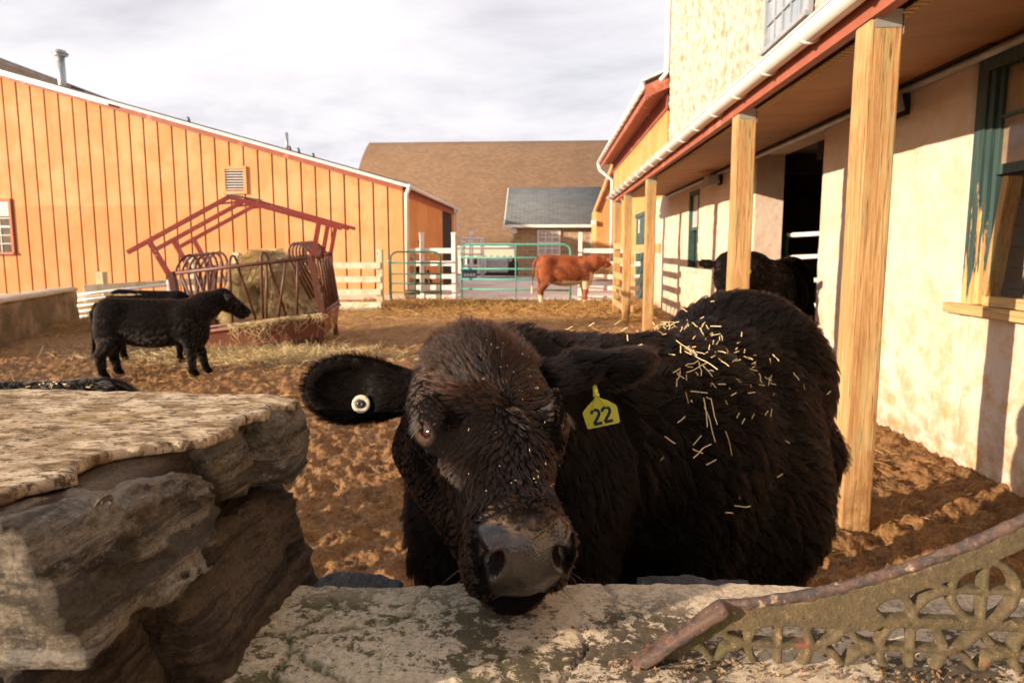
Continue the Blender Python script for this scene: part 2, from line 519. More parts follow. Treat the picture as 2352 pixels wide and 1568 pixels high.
nu, nv = 880, 640
uu = np.linspace(-1.2, 1.08, nu); vv = np.exp(np.linspace(math.log(0.86), math.log(17.2), nv))
YY = np.repeat(vv[:, None], nu, 1); XX = YY * uu[None, :]
XX = XX.ravel(); YY = YY.ravel()
ZZ = gh(XX, YY)
ii = np.arange(nu * nv).reshape(nv, nu)
Qg = np.stack([ii[:-1, :-1], ii[:-1, 1:], ii[1:, 1:], ii[1:, :-1]], -1).reshape(-1, 4)
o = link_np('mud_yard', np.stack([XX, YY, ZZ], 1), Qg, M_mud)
tag(o, kind='structure')

M_conc_ground = simple('pavement', (0.62, 0.56, 0.52), (0.72, 0.66, 0.61), 0.9, 0.85, 0.004, 30, dirt=(0.26, 0.22, 0.19), dscale=0.5)
b = MB().box(-60, 60, 17.15, 75, -0.3, 0.0); o = b.build('pavement', M_conc_ground); tag(o, kind='structure')
M_earth = simple('earth', (0.10, 0.055, 0.025), (0.20, 0.115, 0.05), 1.2, 0.95, 0.03, 9)
b = MB().add([(-700, -700, -0.13), (700, -700, -0.13), (700, 900, -0.13), (-700, 900, -0.13)], [(0, 1, 2, 3)])
o = b.build('ground', M_earth); tag(o, kind='structure')

# ---- left barn
M_side = None
def siding(name, a, b_, lo, zline=None, dark=(0.20, 0.075, 0.02)):
    t = NT(name)
    g = t.noise(1.2, 7, 0.65, t.mapv((5, 5, 0.5)), 0.5); pt = t.noise(0.9, 4, 0.6)
    c = t.mix(t.rng(g, 0.3, 0.7), a, b_)
    c = t.mix(t.math('MULTIPLY', t.rng(pt, 0.45, 0.60), 0.65), c, (min(a[0] * 1.12, .9), a[1] * 1.22, a[2] * 1.35))
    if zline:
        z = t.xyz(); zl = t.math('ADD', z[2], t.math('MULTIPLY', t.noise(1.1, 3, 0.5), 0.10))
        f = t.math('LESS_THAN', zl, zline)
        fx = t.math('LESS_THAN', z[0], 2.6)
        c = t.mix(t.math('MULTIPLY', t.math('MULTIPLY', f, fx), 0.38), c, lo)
    sp = t.rng(t.noise(7, 8, 0.75, t.mapv((2, 2, .6))), 0.64, 0.74)
    c = t.mix(t.math('MULTIPLY', sp, 0.35), c, dark)
    t.col(c).rough(0.75).spec(0.2).bump(g, 0.006, 0.6)
    return t.m
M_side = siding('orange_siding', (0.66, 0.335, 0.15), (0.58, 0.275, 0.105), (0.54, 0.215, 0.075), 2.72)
M_side2 = siding('orange_siding_plain', (0.66, 0.32, 0.12), (0.58, 0.26, 0.085), None)
M_groove = simple('groove_brown', (0.10, 0.038, 0.016), (0.07, 0.026, 0.012), 3, 0.9, 0)
M_redtrim = simple('red_trim', (0.35, 0.105, 0.065), (0.28, 0.085, 0.05), 4, 0.6, 0.002, 30, dirt=(0.75, 0.33, 0.2), dscale=3)
M_white = simple('white_paint', (0.80, 0.77, 0.73), (0.70, 0.66, 0.62), 3, 0.5, 0.001, 50, dirt=(0.45, 0.38, 0.32), dscale=4, dlo=0.6, dhi=0.8)
M_whitemetal = simple('white_metal', (0.82, 0.79, 0.76), (0.74, 0.71, 0.68), 2, 0.38, 0.001, 20, dirt=(0.48, 0.40, 0.33), dscale=6, dlo=0.62, dhi=0.8, spec=0.5)
M_shingle_dark = simple('dark_shingle', (0.07, 0.055, 0.055), (0.12, 0.095, 0.09), 2.5, 0.9, 0.01, 30)
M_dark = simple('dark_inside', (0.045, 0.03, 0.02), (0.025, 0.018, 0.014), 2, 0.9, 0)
M_galv = simple('galvanised', (0.50, 0.52, 0.52), (0.36, 0.38, 0.39), 6, 0.45, 0.001, 20, metal=0.6)
M_greenpaint = simple('green_paint', (0.028, 0.075, 0.070), (0.040, 0.10, 0.092), 5, 0.55, 0.002, 30, dirt=(0.42, 0.26, 0.12), dscale=9, dlo=0.60, dhi=0.66)

def glassy(name, c, rough=0.06, pat=(0.3, 0.2, 0.1)):
    t = NT(name); t.col(t.mix(t.rng(t.noise(3, 4, .5), .35, .65), c, pat)).rough(rough).spec(0.8); return t.m
M_glass_dark = glassy('window_glass', (0.05, 0.05, 0.05), 0.08, (0.14, 0.10, 0.07))
M_glass_sky = glassy('window_glass_blue', (0.20, 0.25, 0.31), 0.10, (0.34, 0.38, 0.44))

bx0, bx1, by0, by1 = -17.6, -4.02, 17.0, 26.3
SL = (6.41 - 3.2) / (15.44 - 4.0)
def rz(x): return 3.2 + SL * (-4.0 - x)
barn = thing('barn', (-10, 17, 0), 'orange timber barn with sloping eave and brown grooved boards behind the hay feeder', 'barn')
# backing
MB().add([(bx0, by0 + .03, 0), (bx1, by0 + .03, 0), (bx1, by0 + .03, rz(bx1) - .05), (bx0, by0 + .03, rz(bx0) - .05),
          (bx0, by1, 0), (bx1, by1, 0), (bx1, by1, rz(bx1) - .05), (bx0, by1, rz(bx0) - .05)],
         [(0, 1, 2, 3), (7, 6, 5, 4), (4, 0, 3, 7), (2, 6, 7, 3)]).build('backing_wall', M_groove, barn)
mb = MB(); x = bx1
sp = 0.407
rr_ = random.Random(5)
while x > bx0 + sp:
    a = x - sp + 0.021; c = x - 0.021 if x < bx1 else x
    d = 0.004 * rr_.random()
    zt0, zt1 = rz(a) - 0.16, rz(c) - 0.16
    P8 = [(a, by0 - d, 0.02), (c, by0 - d, 0.02), (c, by0 - d, zt1), (a, by0 - d, zt0), (a, by0 + .03, 0.02), (c, by0 + .03, 0.02), (c, by0 + .03, zt1), (a, by0 + .03, zt0)]
    mb.add(P8, [(0, 1, 2, 3), (7, 6, 5, 4), (0, 4, 5, 1), (3, 2, 6, 7), (0, 3, 7, 4), (1, 5, 6, 2)])
    x -= sp
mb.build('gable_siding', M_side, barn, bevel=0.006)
# side wall boards (facing +x)
mb = MB(); y = by0
MB().box(bx1 - .02, bx1, by0, 23.45, 0, rz(bx1) - .1).build('side_backing', M_groove, barn)
while y < 23.3:
    mb.box(bx1 - .002, bx1 + .025, y + .015, min(y + .29, 23.4), 0.02, rz(bx1) - .30); y += 0.305
mb.build('side_siding', M_side2, barn)
MB().box(bx1 - .002, bx1 + .03, 25.75, 26.3, 0.02, rz(bx1) - .3).build('side_siding', M_side2, barn)
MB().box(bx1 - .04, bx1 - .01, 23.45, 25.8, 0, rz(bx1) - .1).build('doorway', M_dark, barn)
MB().box(bx1 - .01, bx1 + .05, by0 - .01, by1, rz(bx1) - .30, rz(bx1) - .02).build('side_trim', M_redtrim, barn)
ex = -3.80
def slab(x0, x1, y0, y1, up0, up1):
    return MB().add([(x, y, rz(x) + u_) for x in (x0, x1) for y in (y0, y1) for u_ in (up0, up1)],
                    [(0, 1, 3, 2), (4, 6, 7, 5), (0, 4, 5, 1), (2, 3, 7, 6), (0, 2, 6, 4), (1, 5, 7, 3)])
slab(bx0, bx1 + .02, by0 - .06, by0 - .02, -.17, -.02).build('rake_board', M_redtrim, barn)
slab(bx0, ex, by0 - .16, by0 - .06, -.035, .045).build('rake_flashing', M_whitemetal, barn)
slab(bx0, -12.2, by0 - .20, by0 - .165, -.10, -.04).build('rake_flashing', M_whitemetal, barn)
slab(bx0, ex, by0 - .12, by1 + .2, .05, .09).build('roof', M_shingle_dark, barn)
g = MB(); g.tube([(ex + .02, by0 - .2, rz(ex) - .0), (ex + .02, by1 + .2, rz(ex) - .0)], 0.06, 10); g.build('gutter', M_whitemetal, barn)
dp = MB(); dp.tube([(ex + .02, by0 - .12, rz(ex)), (ex - .08, by0 - .10, rz(ex) - .2), (ex - .1, by0 - .1, 0.3)], 0.055, 10); dp.build('downpipe', M_whitemetal, barn)
dp = MB(); dp.tube([(ex + .02, by1, rz(ex)), (ex - .1, by1, rz(ex) - .15), (ex - .1, by1, 0.0)], 0.05, 10); dp.build('downpipe', M_whitemetal, barn)
# louvre vent
vx0, vx1, vz0, vz1 = -9.03, -8.50, 3.06, 3.66
fr = MB()
for q in ((vx0 - .08, vx1 + .08, vz1, vz1 + .08), (vx0 - .08, vx1 + .08, vz0 - .08, vz0), (vx0 - .08, vx0, vz0, vz1), (vx1, vx1 + .08, vz0, vz1)):
    fr.box(q[0], q[1], by0 - .06, by0 - .006, q[2], q[3])
vent = fr.build('louvre_vent', M_side, barn)
MB().box(vx0, vx1, by0 - .012, by0 - .006, vz0, vz1).build('vent_back', M_dark, vent)
lv = MB()
for k in range(8):
    z = vz0 + .03 + k * .074
    lv.poly([(vx0, by0 - .05, z), (vx0, by0 - .055, z + .010), (vx0, by0 - .02, z + .034), (vx0, by0 - .02, z + .024)], (vx1 - vx0, 0, 0))
lv.build('slat', M_white, vent)
# window of the barn
def sash_window(parent, origin, wv, zh, nrm_, cols, rows, frame_m, glass_m, fw=0.07, mw=0.022, split=True, mun_m=None, depth=0.05):
    """window in plane through origin, width vector wv, height zh"""
    o_ = np.array(origin, float); wv = np.array(wv, float); W_ = np.linalg.norm(wv); wd = wv / W_; nn = np.array(nrm_, float); up = np.array([0, 0, 1.])
    mun_m = mun_m or frame_m
    def bar(m_, a0, a1, b0, b1, d0, d1):
        V_ = [o_ + wd * a + up * b_ + nn * d for a in (a0, a1) for b_ in (b0, b1) for d in (d0, d1)]
        m_.add(V_, [(0, 1, 3, 2), (4, 6, 7, 5), (0, 4, 5, 1), (2, 3, 7, 6), (0, 2, 6, 4), (1, 5, 7, 3)])
    f_ = MB()
    bar(f_, -fw, W_ + fw, zh, zh + fw, 0.0, depth); bar(f_, -fw, W_ + fw, -fw, 0, 0.0, depth + .03)
    bar(f_, -fw, 0, 0, zh, 0.0, depth - .003); bar(f_, W_, W_ + fw, 0, zh, 0.0, depth - .003)
    fo = f_.build('window', frame_m, parent)
    g_ = MB(); bar(g_, 0, W_, 0, zh, 0.002, 0.008); g_.build('pane', glass_m, fo)
    m_ = MB()
    for c_ in range(1, cols): bar(m_, c_ * W_ / cols - mw / 2, c_ * W_ / cols + mw / 2, 0, zh, 0.009, 0.026)
    for r_ in range(1, rows):
        ww = mw * (2.2 if split and r_ == rows // 2 else 1)
        bar(m_, 0, W_, r_ * zh / rows - ww / 2, r_ * zh / rows + ww / 2, 0.0095, 0.030)
    m_.build('glazing_bars', mun_m, fo)
    return fo
M_winred = simple('red_window_frame', (0.50, 0.14, 0.07), (0.42, 0.11, 0.06), 4, 0.6, 0)
M_glass_pale = glassy('window_blind', (0.62, 0.58, 0.56), 0.3, (0.5, 0.46, 0.45))
wo = sash_window(barn, (-16.45, by0 - .012, 1.35), (0.95, 0, 0), 1.46, (0, -1, 0), 3, 6, M_winred, M_glass_dark, mun_m=M_white)
MB().box(-16.45, -15.50, by0 - .03, by0 - .022, 2.38, 2.80).build('blind', M_glass_pale, wo)
M_conc = simple('base_concrete', (0.55, 0.46, 0.38), (0.42, 0.35, 0.28), 3, 0.9, 0.004, 20)
MB().box(bx0, bx1 + .05, by0 - .07, by0 - .02, -0.1, 0.14).build('foundation', M_conc, barn)

# roof vent pipes: one stands on the barn behind, one on this roof
MB().tube([(-8.52, 20, rz(-8.52)), (-8.52, 20, 5.22)], 0.055, 12).build('stove_pipe', M_galv, barn)

b2 = thing('barn', (-24, 28, 0), 'dark shingled roof of a taller building rising behind the orange barn', 'building')
s2 = 0.372
def rz2(x): return 10.75 - s2 * (x + 26.9)
MB().add([(x, y, rz2(x) + u_) for x in (-31, -18.5) for y in (29.5, 32.5) for u_ in (-.15, 0)],
         [(0, 1, 3, 2), (4, 6, 7, 5), (0, 4, 5, 1), (2, 3, 7, 6), (0, 2, 6, 4), (1, 5, 7, 3)]).build('roof', M_shingle_dark, b2)
MB().add([(-30, 30, 0), (-19, 30, 0), (-19, 30, rz2(-19) - .15), (-30, 30, rz2(-30) - .15), (-30, 32.2, 0), (-19, 32.2, 0), (-19, 32.2, rz2(-19) - .15), (-30, 32.2, rz2(-30) - .15)],
         [(0, 1, 2, 3), (7, 6, 5, 4), (1, 5, 6, 2), (4, 0, 3, 7)]).build('wall', M_shingle_dark, b2)
pp = MB(); px_, py_ = -23.4, 29.2
pz0, pz1 = 9.0, 10.62
pp.tube([(px_, py_, pz0 - .6), (px_, py_, pz1)], 0.17, 14)
pp.tube([(px_, py_, pz1), (px_, py_, pz1 + .10)], [0.17, .33], 14); pp.tube([(px_, py_, pz1 + .15), (px_, py_, pz1 + .2)], 0.34, 14)
pp.tube([(px_, py_, pz1 + .05), (px_, py_, pz1 + .3)], [0.2, .25], 14); pp.tube([(px_, py_, pz0 - .1), (px_, py_, pz0 + .02)], [0.3, .2], 14)
pp.build('flue_pipe', M_galv, b2)

# ---- gambrel barn far behind
def shingles(name, a, b_, c_, sx=0.3, sz=0.14, vec=None):
    t = NT(name)
    m = t.n('Mapping'); t.l(t.tc.outputs['UV'], m.inputs[0])
    br = t.n('TexBrick'); t.l(m.outputs[0], br.inputs['Vector'])
    br.inputs['Scale'].default_value = 1.0; br.inputs['Brick Width'].default_value = sx; br.inputs['Row Height'].default_value = sz
    br.inputs['Mortar Size'].default_value = 0.012; br.inputs['Mortar Smooth'].default_value = 0.5
    br.inputs['Color1'].default_value = (*a, 1); br.inputs['Color2'].default_value = (*b_, 1); br.inputs['Mortar'].default_value = (*c_, 1)
    c = t.mix(t.rng(t.noise(0.25, 7, 0.7), 0.35, 0.7, 0, .5), br.outputs[0], (a[0] * .62, a[1] * .62, a[2] * .62))
    t.col(c).rough(0.9).spec(0.15).bump(br.outputs[1], -0.02, 0.6)
    return t.m
def uv_sheet(name, rows, mat, parent, x0, x1, th=0.12):
    """sheet from profile rows [(y,z)...] swept x0..x1 with UVs in metres, plus thickness"""
    me = bpy.data.meshes.new(name); o0 = wloc(parent)
    V = []; F = []; s = 0; S = [0]
    for i in range(1, len(rows)): s += math.dist(rows[i], rows[i - 1]); S.append(s)
    for (y, z) in rows: V += [(x0 - o0.x, y - o0.y, z - o0.z), (x1 - o0.x, y - o0.y, z - o0.z)]
    for i in range(len(rows) - 1): F.append((2 * i, 2 * i + 1, 2 * i + 3, 2 * i + 2))
    me.from_pydata(V, [], F); uv = me.uv_layers.new()
    for p in me.polygons:
        for li in p.loop_indices:
            vi = me.loops[li].vertex_index
            uv.data[li].uv = ((x1 - x0) if vi % 2 else 0, S[vi // 2])
        p.use_smooth = True
    me.materials.append(mat)
    o = bpy.data.objects.new(name, me); COL.objects.link(o); o.parent = parent
    md = o.modifiers.new('s', 'SOLIDIFY'); md.thickness = th; md.offset = 0
    return o
M_sh_brown = shingles('brown_shingle', (0.175, 0.112, 0.070), (0.235, 0.152, 0.098), (0.08, 0.048, 0.028), 0.35, 0.15)
M_sh_grey = shingles('grey_shingle', (0.095, 0.105, 0.112), (0.135, 0.142, 0.15), (0.21, 0.21, 0.205), 0.45, 0.19)
gb = thing('barn', (0, 50, 0), 'huge barn with rounded brown shingle roof at the end of the yard', 'barn')
prof = [(48, 1.75), (48.15, 2.7), (48.5, 4.1), (49.0, 5.4), (49.7, 6.7), (50.6, 7.95), (51.7, 9.1), (53.0, 10.1), (54.0, 10.72), (55.2, 10.0), (56.5, 8.8)]
uv_sheet('roof', prof, M_sh_brown, gb, -15.6, 30)
MB().poly([(-15.2, 48.3, 0)] + [(-15.2, y + .1, z - .1) for y, z in prof] + [(-15.2, 58, 6), (-15.2, 58, 0)], (45, 0, 0)).build('wall', simple('pale_wall', (0.66, 0.55, 0.42), (0.6, 0.5, 0.38), 1, 0.85, 0), gb)
MB().box(-15.7, 30, 47.85, 47.95, 1.62, 1.75).build('eave_board', M_white, gb)

# ---- stone cottage
sh_ = thing('stone_cottage', (2, 33, 0), 'small stone building with grey slate roof and white framed window behind the gates', 'building')
def stone_mat():
    t = NT('stone_blocks'); v = t.tc.outputs['Object']
    br = t.n('TexBrick'); m = t.n('Mapping'); t.l(v, m.inputs[0]); m.inputs['Rotation'].default_value = (R(90), 0, 0); t.l(m.outputs[0], br.inputs['Vector'])
    br.inputs['Scale'].default_value = 1; br.inputs['Brick Width'].default_value = 0.55; br.inputs['Row Height'].default_value = 0.24; br.inputs['Mortar Size'].default_value = 0.03
    br.inputs['Color1'].default_value = (0.40, 0.27, 0.15, 1); br.inputs['Color2'].default_value = (0.26, 0.19, 0.13, 1); br.inputs['Mortar'].default_value = (0.48, 0.38, 0.27, 1)
    c = t.mix(t.rng(t.noise(2.5, 6, .6), .4, .65), br.outputs[0], (0.44, 0.30, 0.17)); t.col(c).rough(0.9).bump(br.outputs[1], -0.03, 0.7); return t.m
MB().box(-1.75, 6, 33, 39, 0, 2.75).build('wall', stone_mat(), sh_)
uv_sheet('roof', [(32.6, 2.72), (36.2, 5.0), (39.8, 2.72)], M_sh_grey, sh_, -2.25, 6.2, 0.1)
MB().poly([(-1.76, 33, 2.75), (-1.76, 36.2, 4.75), (-1.76, 39, 2.75)], (0.1, 0, 0)).build('gable', M_white, sh_)
MB().beam((-2.27, 32.55, 2.62), (-2.27, 36.2, 4.93), .05, .2).build('verge_board', M_white, sh_)
MB().box(-2.3, 6.2, 32.48, 32.6, 2.6, 2.74).build('gutter', M_whitemetal, sh_)
sash_window(sh_, (-0.42, 32.96, 1.20), (1.05, 0, 0), 1.2, (0, -1, 0), 3, 4, M_white, glassy('cottage_pane', (0.35, 0.34, 0.33), .2, (.5, .46, .42)), fw=.1, mw=.06)
d_ = MB().box(2.35, 3.55, 32.92, 32.99, 0, 2.25).build('door', M_white, sh_)
MB().box(2.75, 3.2, 32.89, 32.915, 1.2, 1.9).build('door_pane', M_glass_pale, d_)
MB().box(-1.95, -1.6, 32.7, 32.95, 2.3, 2.55).build('flood_light', M_white, sh_)

# ================================================================== RIGHT BUILDING
XW = 2.75
main = thing('dairy_barn', (XW, 7, 0), 'pale plastered farm building with timber porch, dark doorway and green windows', 'building')
def plaster(name, a, b_, stain, zst=1.5, rough_b=0.012, bs=9):
    t = NT(name)
    z = t.xyz()[2]
    n_ = t.noise(1.6, 8, 0.65); s_ = t.noise(5.0, 8, 0.7); sp_ = t.vor(16)
    c = t.mix(t.rng(n_, 0.35, 0.65), a, b_)
    low = t.rng(z, 0.5, zst, 1.0, 0.35)
    c = t.mix(t.math('MULTIPLY', t.rng(s_, 0.47, 0.64), low), c, stain)
    c = t.mix(t.math('MULTIPLY', t.rng(t.noise(30, 4, .6), 0.66, 0.74), 0.6), c, (0.40, 0.22, 0.09))
    low2 = t.rng(z, 0.02, 0.5, 0.75, 0.0)
    c = t.mix(t.math('MULTIPLY', t.rng(t.noise(9, 8, .7), .42, .6), low2), c, (0.33, 0.18, 0.08))
    t.col(c).rough(0.85).spec(0.2).bump(t.math('ADD', t.noise(bs, 8, 0.7), t.math('MULTIPLY', t.noise(2.0, 4, .5), 1.5)), rough_b, 1.0)
    return t.m
M_plaster = plaster('plaster', (0.57, 0.455, 0.355), (0.65, 0.545, 0.455), (0.52, 0.32, 0.155))
M_rough = plaster('roughcast', (0.70, 0.615, 0.56), (0.62, 0.51, 0.43), (0.46, 0.29, 0.14), 60, 0.05, 14)
# lower wall pieces: openings: near window y 3.0..4.15 z 1.07..2.62 ; doorway y 6.15..8.35 to z 2.5 ; far window y 11.35..12.05 z 1.1..2.5
TH = 0.36; ZC = 2.66
wl = MB()
for (y0, y1, z0, z1) in ((-3.0, 2.7, -.2, ZC), (2.7, 4.16, -.2, 1.02), (4.16, 6.38, -.2, ZC), (6.38, 8.35, 2.64, ZC), (8.35, 11.35, -.2, ZC), (11.35, 12.05, -.2, 1.08), (12.05, 16.0, -.2, ZC), (2.7, 4.16, 2.63, ZC), (11.35, 12.05, 2.5, ZC)):
    ny = max(1, int((y1 - y0) / 0.12)); nz = max(1, int((z1 - z0) / 0.12))
    wl.box(XW, XW + TH, y0, y1, z0, z1)
wl.build('wall', M_plaster, main)
# rounded, uneven jambs and pilaster of plaster as relief meshes
def relief(name, x, y0, y1, z0, z1, mat, parent, amp=0.012, res=0.02, seed=0, sd=-1):
    ny = int((y1 - y0) / res) + 1; nz = int((z1 - z0) / res) + 1
    Yg, Zg = np.meshgrid(np.linspace(y0, y1, ny), np.linspace(z0, z1, nz), indexing='ij'); yy = Yg.ravel(); zz_ = Zg.ravel()
    p = np.stack([yy, zz_, np.full_like(yy, seed)], 1)
    ed = np.minimum(np.minimum(yy - y0, y1 - yy), 0.06) / 0.06
    xx = x + sd * (0.006 + amp * (0.6 + fbm(p, 1.6, 4) + .35 * fbm(p, 9, 3)) ) * np.clip(ed, 0, 1) ** .5 + (1 - np.clip(ed, 0, 1)) ** 2 * 0.035
    i_ = np.arange(ny * nz).reshape(ny, nz)
    Q_ = np.stack([i_[:-1, :-1], i_[:-1, 1:], i_[1:, 1:], i_[1:, :-1]], -1).reshape(-1, 4)
    return link_np(name, np.stack([xx, yy, zz_], 1), Q_, mat, parent)
relief('plaster_skin', XW - .004, 4.17, 6.37, -.1, ZC, M_plaster, main, 0.018, seed=1)
relief('plaster_skin', XW - .004, 8.37, 11.33, -.1, ZC, M_plaster, main, 0.018, seed=2)
relief('plaster_skin', XW - .004, 12.07, 15.9, -.1, ZC, M_plaster, main, 0.014, seed=4)
relief('plaster_skin', XW - .004, 2.72, 4.14, -.1, 1.0, M_plaster, main, 0.014, seed=3)
# upper wall
MB().box(XW, XW + TH, -3, 14.3, ZC + .02, 9.5).build('upper_wall', M_rough, main)
Yg, Zg = np.meshgrid(np.arange(3.0, 14.3, 0.035), np.arange(2.75, 9.0, 0.035), indexing='ij'); yy = Yg.ravel(); zz_ = Zg.ravel()
p_ = np.stack([yy, zz_, 0 * yy], 1); bl = fbm(p_, 5.5, 4, .6)
xx = XW - 0.008 - 0.035 * np.clip(bl + .35, 0, 1) - 0.012 * fbm(p_ + 5, 14, 3)
hole = (yy > 6.75) & (yy < 8.1) & (zz_ > 3.75) & (zz_ < 5.7)
i_ = np.arange(len(yy)).reshape(Yg.shape)
Qs = np.stack([i_[:-1, :-1], i_[:-1, 1:], i_[1:, 1:], i_[1:, :-1]], -1).reshape(-1, 4)
Qs = Qs[~hole[Qs].any(1)]
link_np('roughcast_skin', np.stack([xx, yy, zz_], 1), Qs, M_rough, main)
M_bluegrey = simple('blue_grey_paint', (0.30, 0.34, 0.37), (0.24, 0.27, 0.30), 5, 0.6, 0.001, 40, dirt=(0.5, 0.42, 0.34), dscale=10)
sash_window(main, (XW - .03, 8.04, 3.86), (0, -1.25, 0), 1.75, (-1, 0, 0), 5, 6, M_bluegrey, M_glass_sky, fw=0.05, mw=0.025, split=False)
MB().box(XW - .07, XW - .002, 6.7, 8.12, 3.74, 3.80).build('window_sill', M_rough, main)
MB().tube([(XW - .09, 14.33, 9.4), (XW - .09, 14.33, 5.35), (XW - .3, 14.5, 5.1), (XW - .42, 14.7, 4.95)], 0.06, 10).build('downpipe', M_whitemetal, main)
# interior shell
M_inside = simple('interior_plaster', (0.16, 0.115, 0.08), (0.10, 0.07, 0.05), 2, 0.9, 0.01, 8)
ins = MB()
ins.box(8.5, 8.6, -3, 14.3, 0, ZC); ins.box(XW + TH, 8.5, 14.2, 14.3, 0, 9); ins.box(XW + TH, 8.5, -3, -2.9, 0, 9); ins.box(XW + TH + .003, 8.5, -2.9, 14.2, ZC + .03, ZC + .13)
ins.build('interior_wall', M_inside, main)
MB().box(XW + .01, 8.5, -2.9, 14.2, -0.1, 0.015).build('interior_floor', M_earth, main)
rb = MB()
for k in range(12): rb.box(XW + TH, 8.4, -2.2 + k * 1.35, -2.05 + k * 1.35, ZC - .22, ZC + .02)
rb.build('joists', M_dark, main)
MB().add([(XW, -3.2, 9.4), (XW, 14.5, 9.4), (XW + 3, 14.5, 11.8), (XW + 3, -3.2, 11.8), (XW + 6, -3.2, 9.4), (XW + 6, 14.5, 9.4)], [(0, 1, 2, 3), (3, 2, 5, 4), (0, 3, 4), (1, 5, 2)]).build('roof', M_shingle_dark, main)
pg = thing('pipe_gate', (4, 8.5, 0), 'pale pipe gate inside the dark barn doorway', 'gate')
for z_ in (1.60, 1.30, .98, .64, .30):
    MB().tube([(3.22, 8.47, z_), (4.9, 8.3, z_ + .09)], .030, 8).build('rail', M_white, pg)
MB().tube([(3.22, 8.47, .2), (3.22, 8.47, 1.60)], .030, 8).build('upright', M_greenpaint, pg)
MB().tube([(4.9, 8.3, .0), (4.9, 8.3, 1.70)], .035, 8).build('upright', M_white, pg)
# near green window with open lower half and leaning board
wn = MB()
gy0, gy1 = 2.74, 4.16
wn.box(XW - .03, XW + .01, gy1 - .09, gy1, 1.04, 2.62); wn.box(XW - .014, XW + .02, gy1 - .135, gy1 - .093, 1.06, 2.60); wn.box(XW + .008, XW + .045, gy1 - .175, gy1 - .139, 1.06, 2.60)
wn.box(XW - .03, XW + .02, gy0, gy1 - .093, 2.50, 2.62); wn.box(XW + .0, XW + .05, gy0, gy1 - .176, 1.86, 1.92)
wn.box(XW - .03, XW + .12, gy0, gy0 + .1, 1.04, 2.5)
def peel():
    t = NT('peeling_green'); v = t.mapv((7, 7, .5)); z = t.xyz()[2]
    f = t.math('ADD', t.rng(t.noise(3.2, 8, 0.7, v), 0.3, 0.8, -.3, .9), t.rng(z, 1.0, 2.3, .42, -.35))
    fr_ = t.rng(f, 0.42, 0.46)
    c = t.mix(t.rng(t.noise(6, 5, .6, v), .4, .6), (0.024, 0.050, 0.047), (0.040, 0.078, 0.073))
    c = t.mix(fr_, c, t.mix(t.noise(12, 5, .6, t.mapv((6, 6, .6))), (0.55, 0.31, 0.11), (0.68, 0.43, 0.19)))
    t.col(c).rough(0.6).bump(fr_, -0.003, .7); return t.m
M_peel = peel()
win1 = wn.build('window_frame', M_peel, main)
gl = MB().box(XW + .030, XW + .036, gy0 + .1, gy1 - .176, 1.92, 2.5).build('pane', glassy('dusty_pane', (0.14, 0.10, 0.065), 0.12, (0.34, 0.25, 0.16)), win1)
gb_ = MB()
for k in range(1, 5): gb_.box(XW + .012, XW + .0295, gy1 - .17 - k * .26, gy1 - .15 - k * .26, 1.92, 2.5)
gb_.box(XW + .0115, XW + .029, gy0 + .1, gy1 - .176, 2.20, 2.22); gb_.build('glazing_bars', M_greenpaint, win1)
wi = MB()
for k in range(6): wi.tube([(XW + .16, gy0 + .1, 1.16 + k * .13), (XW + .16, gy1 - .15, 1.16 + k * .13)], 0.003, 5)
for k in range(10): wi.tube([(XW + .162, gy1 - .28 - k * .12, 1.06), (XW + .162, gy1 - .28 - k * .12, 1.88)], 0.003, 5)
wi.build('wire_mesh', M_galv, win1)
M_wood_v = wood('post_timber', (0.34, 0.175, 0.062), (0.56, 0.345, 0.155), (0.20, 0.09, 0.03), 'z', green=(0.40, 0.36, 0.17))
M_wood_old = wood('weathered_board', (0.46, 0.27, 0.11), (0.60, 0.39, 0.18), (0.20, 0.10, 0.045), 'y')
sl_ = MB().box(XW - .08, XW + .06, gy0 - .1, gy1 + .10, 0.99, 1.055).build('window_sill', M_wood_old, win1, bevel=0.006)
MB().box(XW - .03, XW + .05, gy0, gy1 - .2, 1.058, 1.12).build('sill_board', M_wood_old, win1, bevel=0.004)
MB().beam((XW - .0, gy1 - .225, 1.12), (XW + .02, gy1 - .30, 1.84), .045, .09, up=(1, 0, 0)).build('brace_board', M_wood_v, win1, bevel=0.003)
# far green window
wf = MB()
wf.box(XW - .02, XW + .1, 12.0, 12.07, 1.08, 2.5); wf.box(XW - .02, XW + .1, 11.33, 11.4, 1.08, 2.5); wf.box(XW - .017, XW + .1, 11.4, 12.0, 2.42, 2.5); wf.box(XW + .0, XW + .1, 11.4, 12.0, 1.77, 1.83)
win2 = wf.build('window_frame', M_greenpaint, main)
MB().box(XW + .04, XW + .05, 11.4, 12.0, 1.83, 2.42).build('pane', M_glass_pale, win2)
MB().box(XW - .06, XW + .05, 11.3, 12.1, 1.0, 1.075).build('window_sill', M_plaster, win2)
vb = MB()
for k in range(4): vb.tube([(XW + .06, 11.5 + k * .13, 1.08), (XW + .06, 11.5 + k * .13, 1.77)], 0.008, 6)
vb.build('window_bars', M_dark, win2)
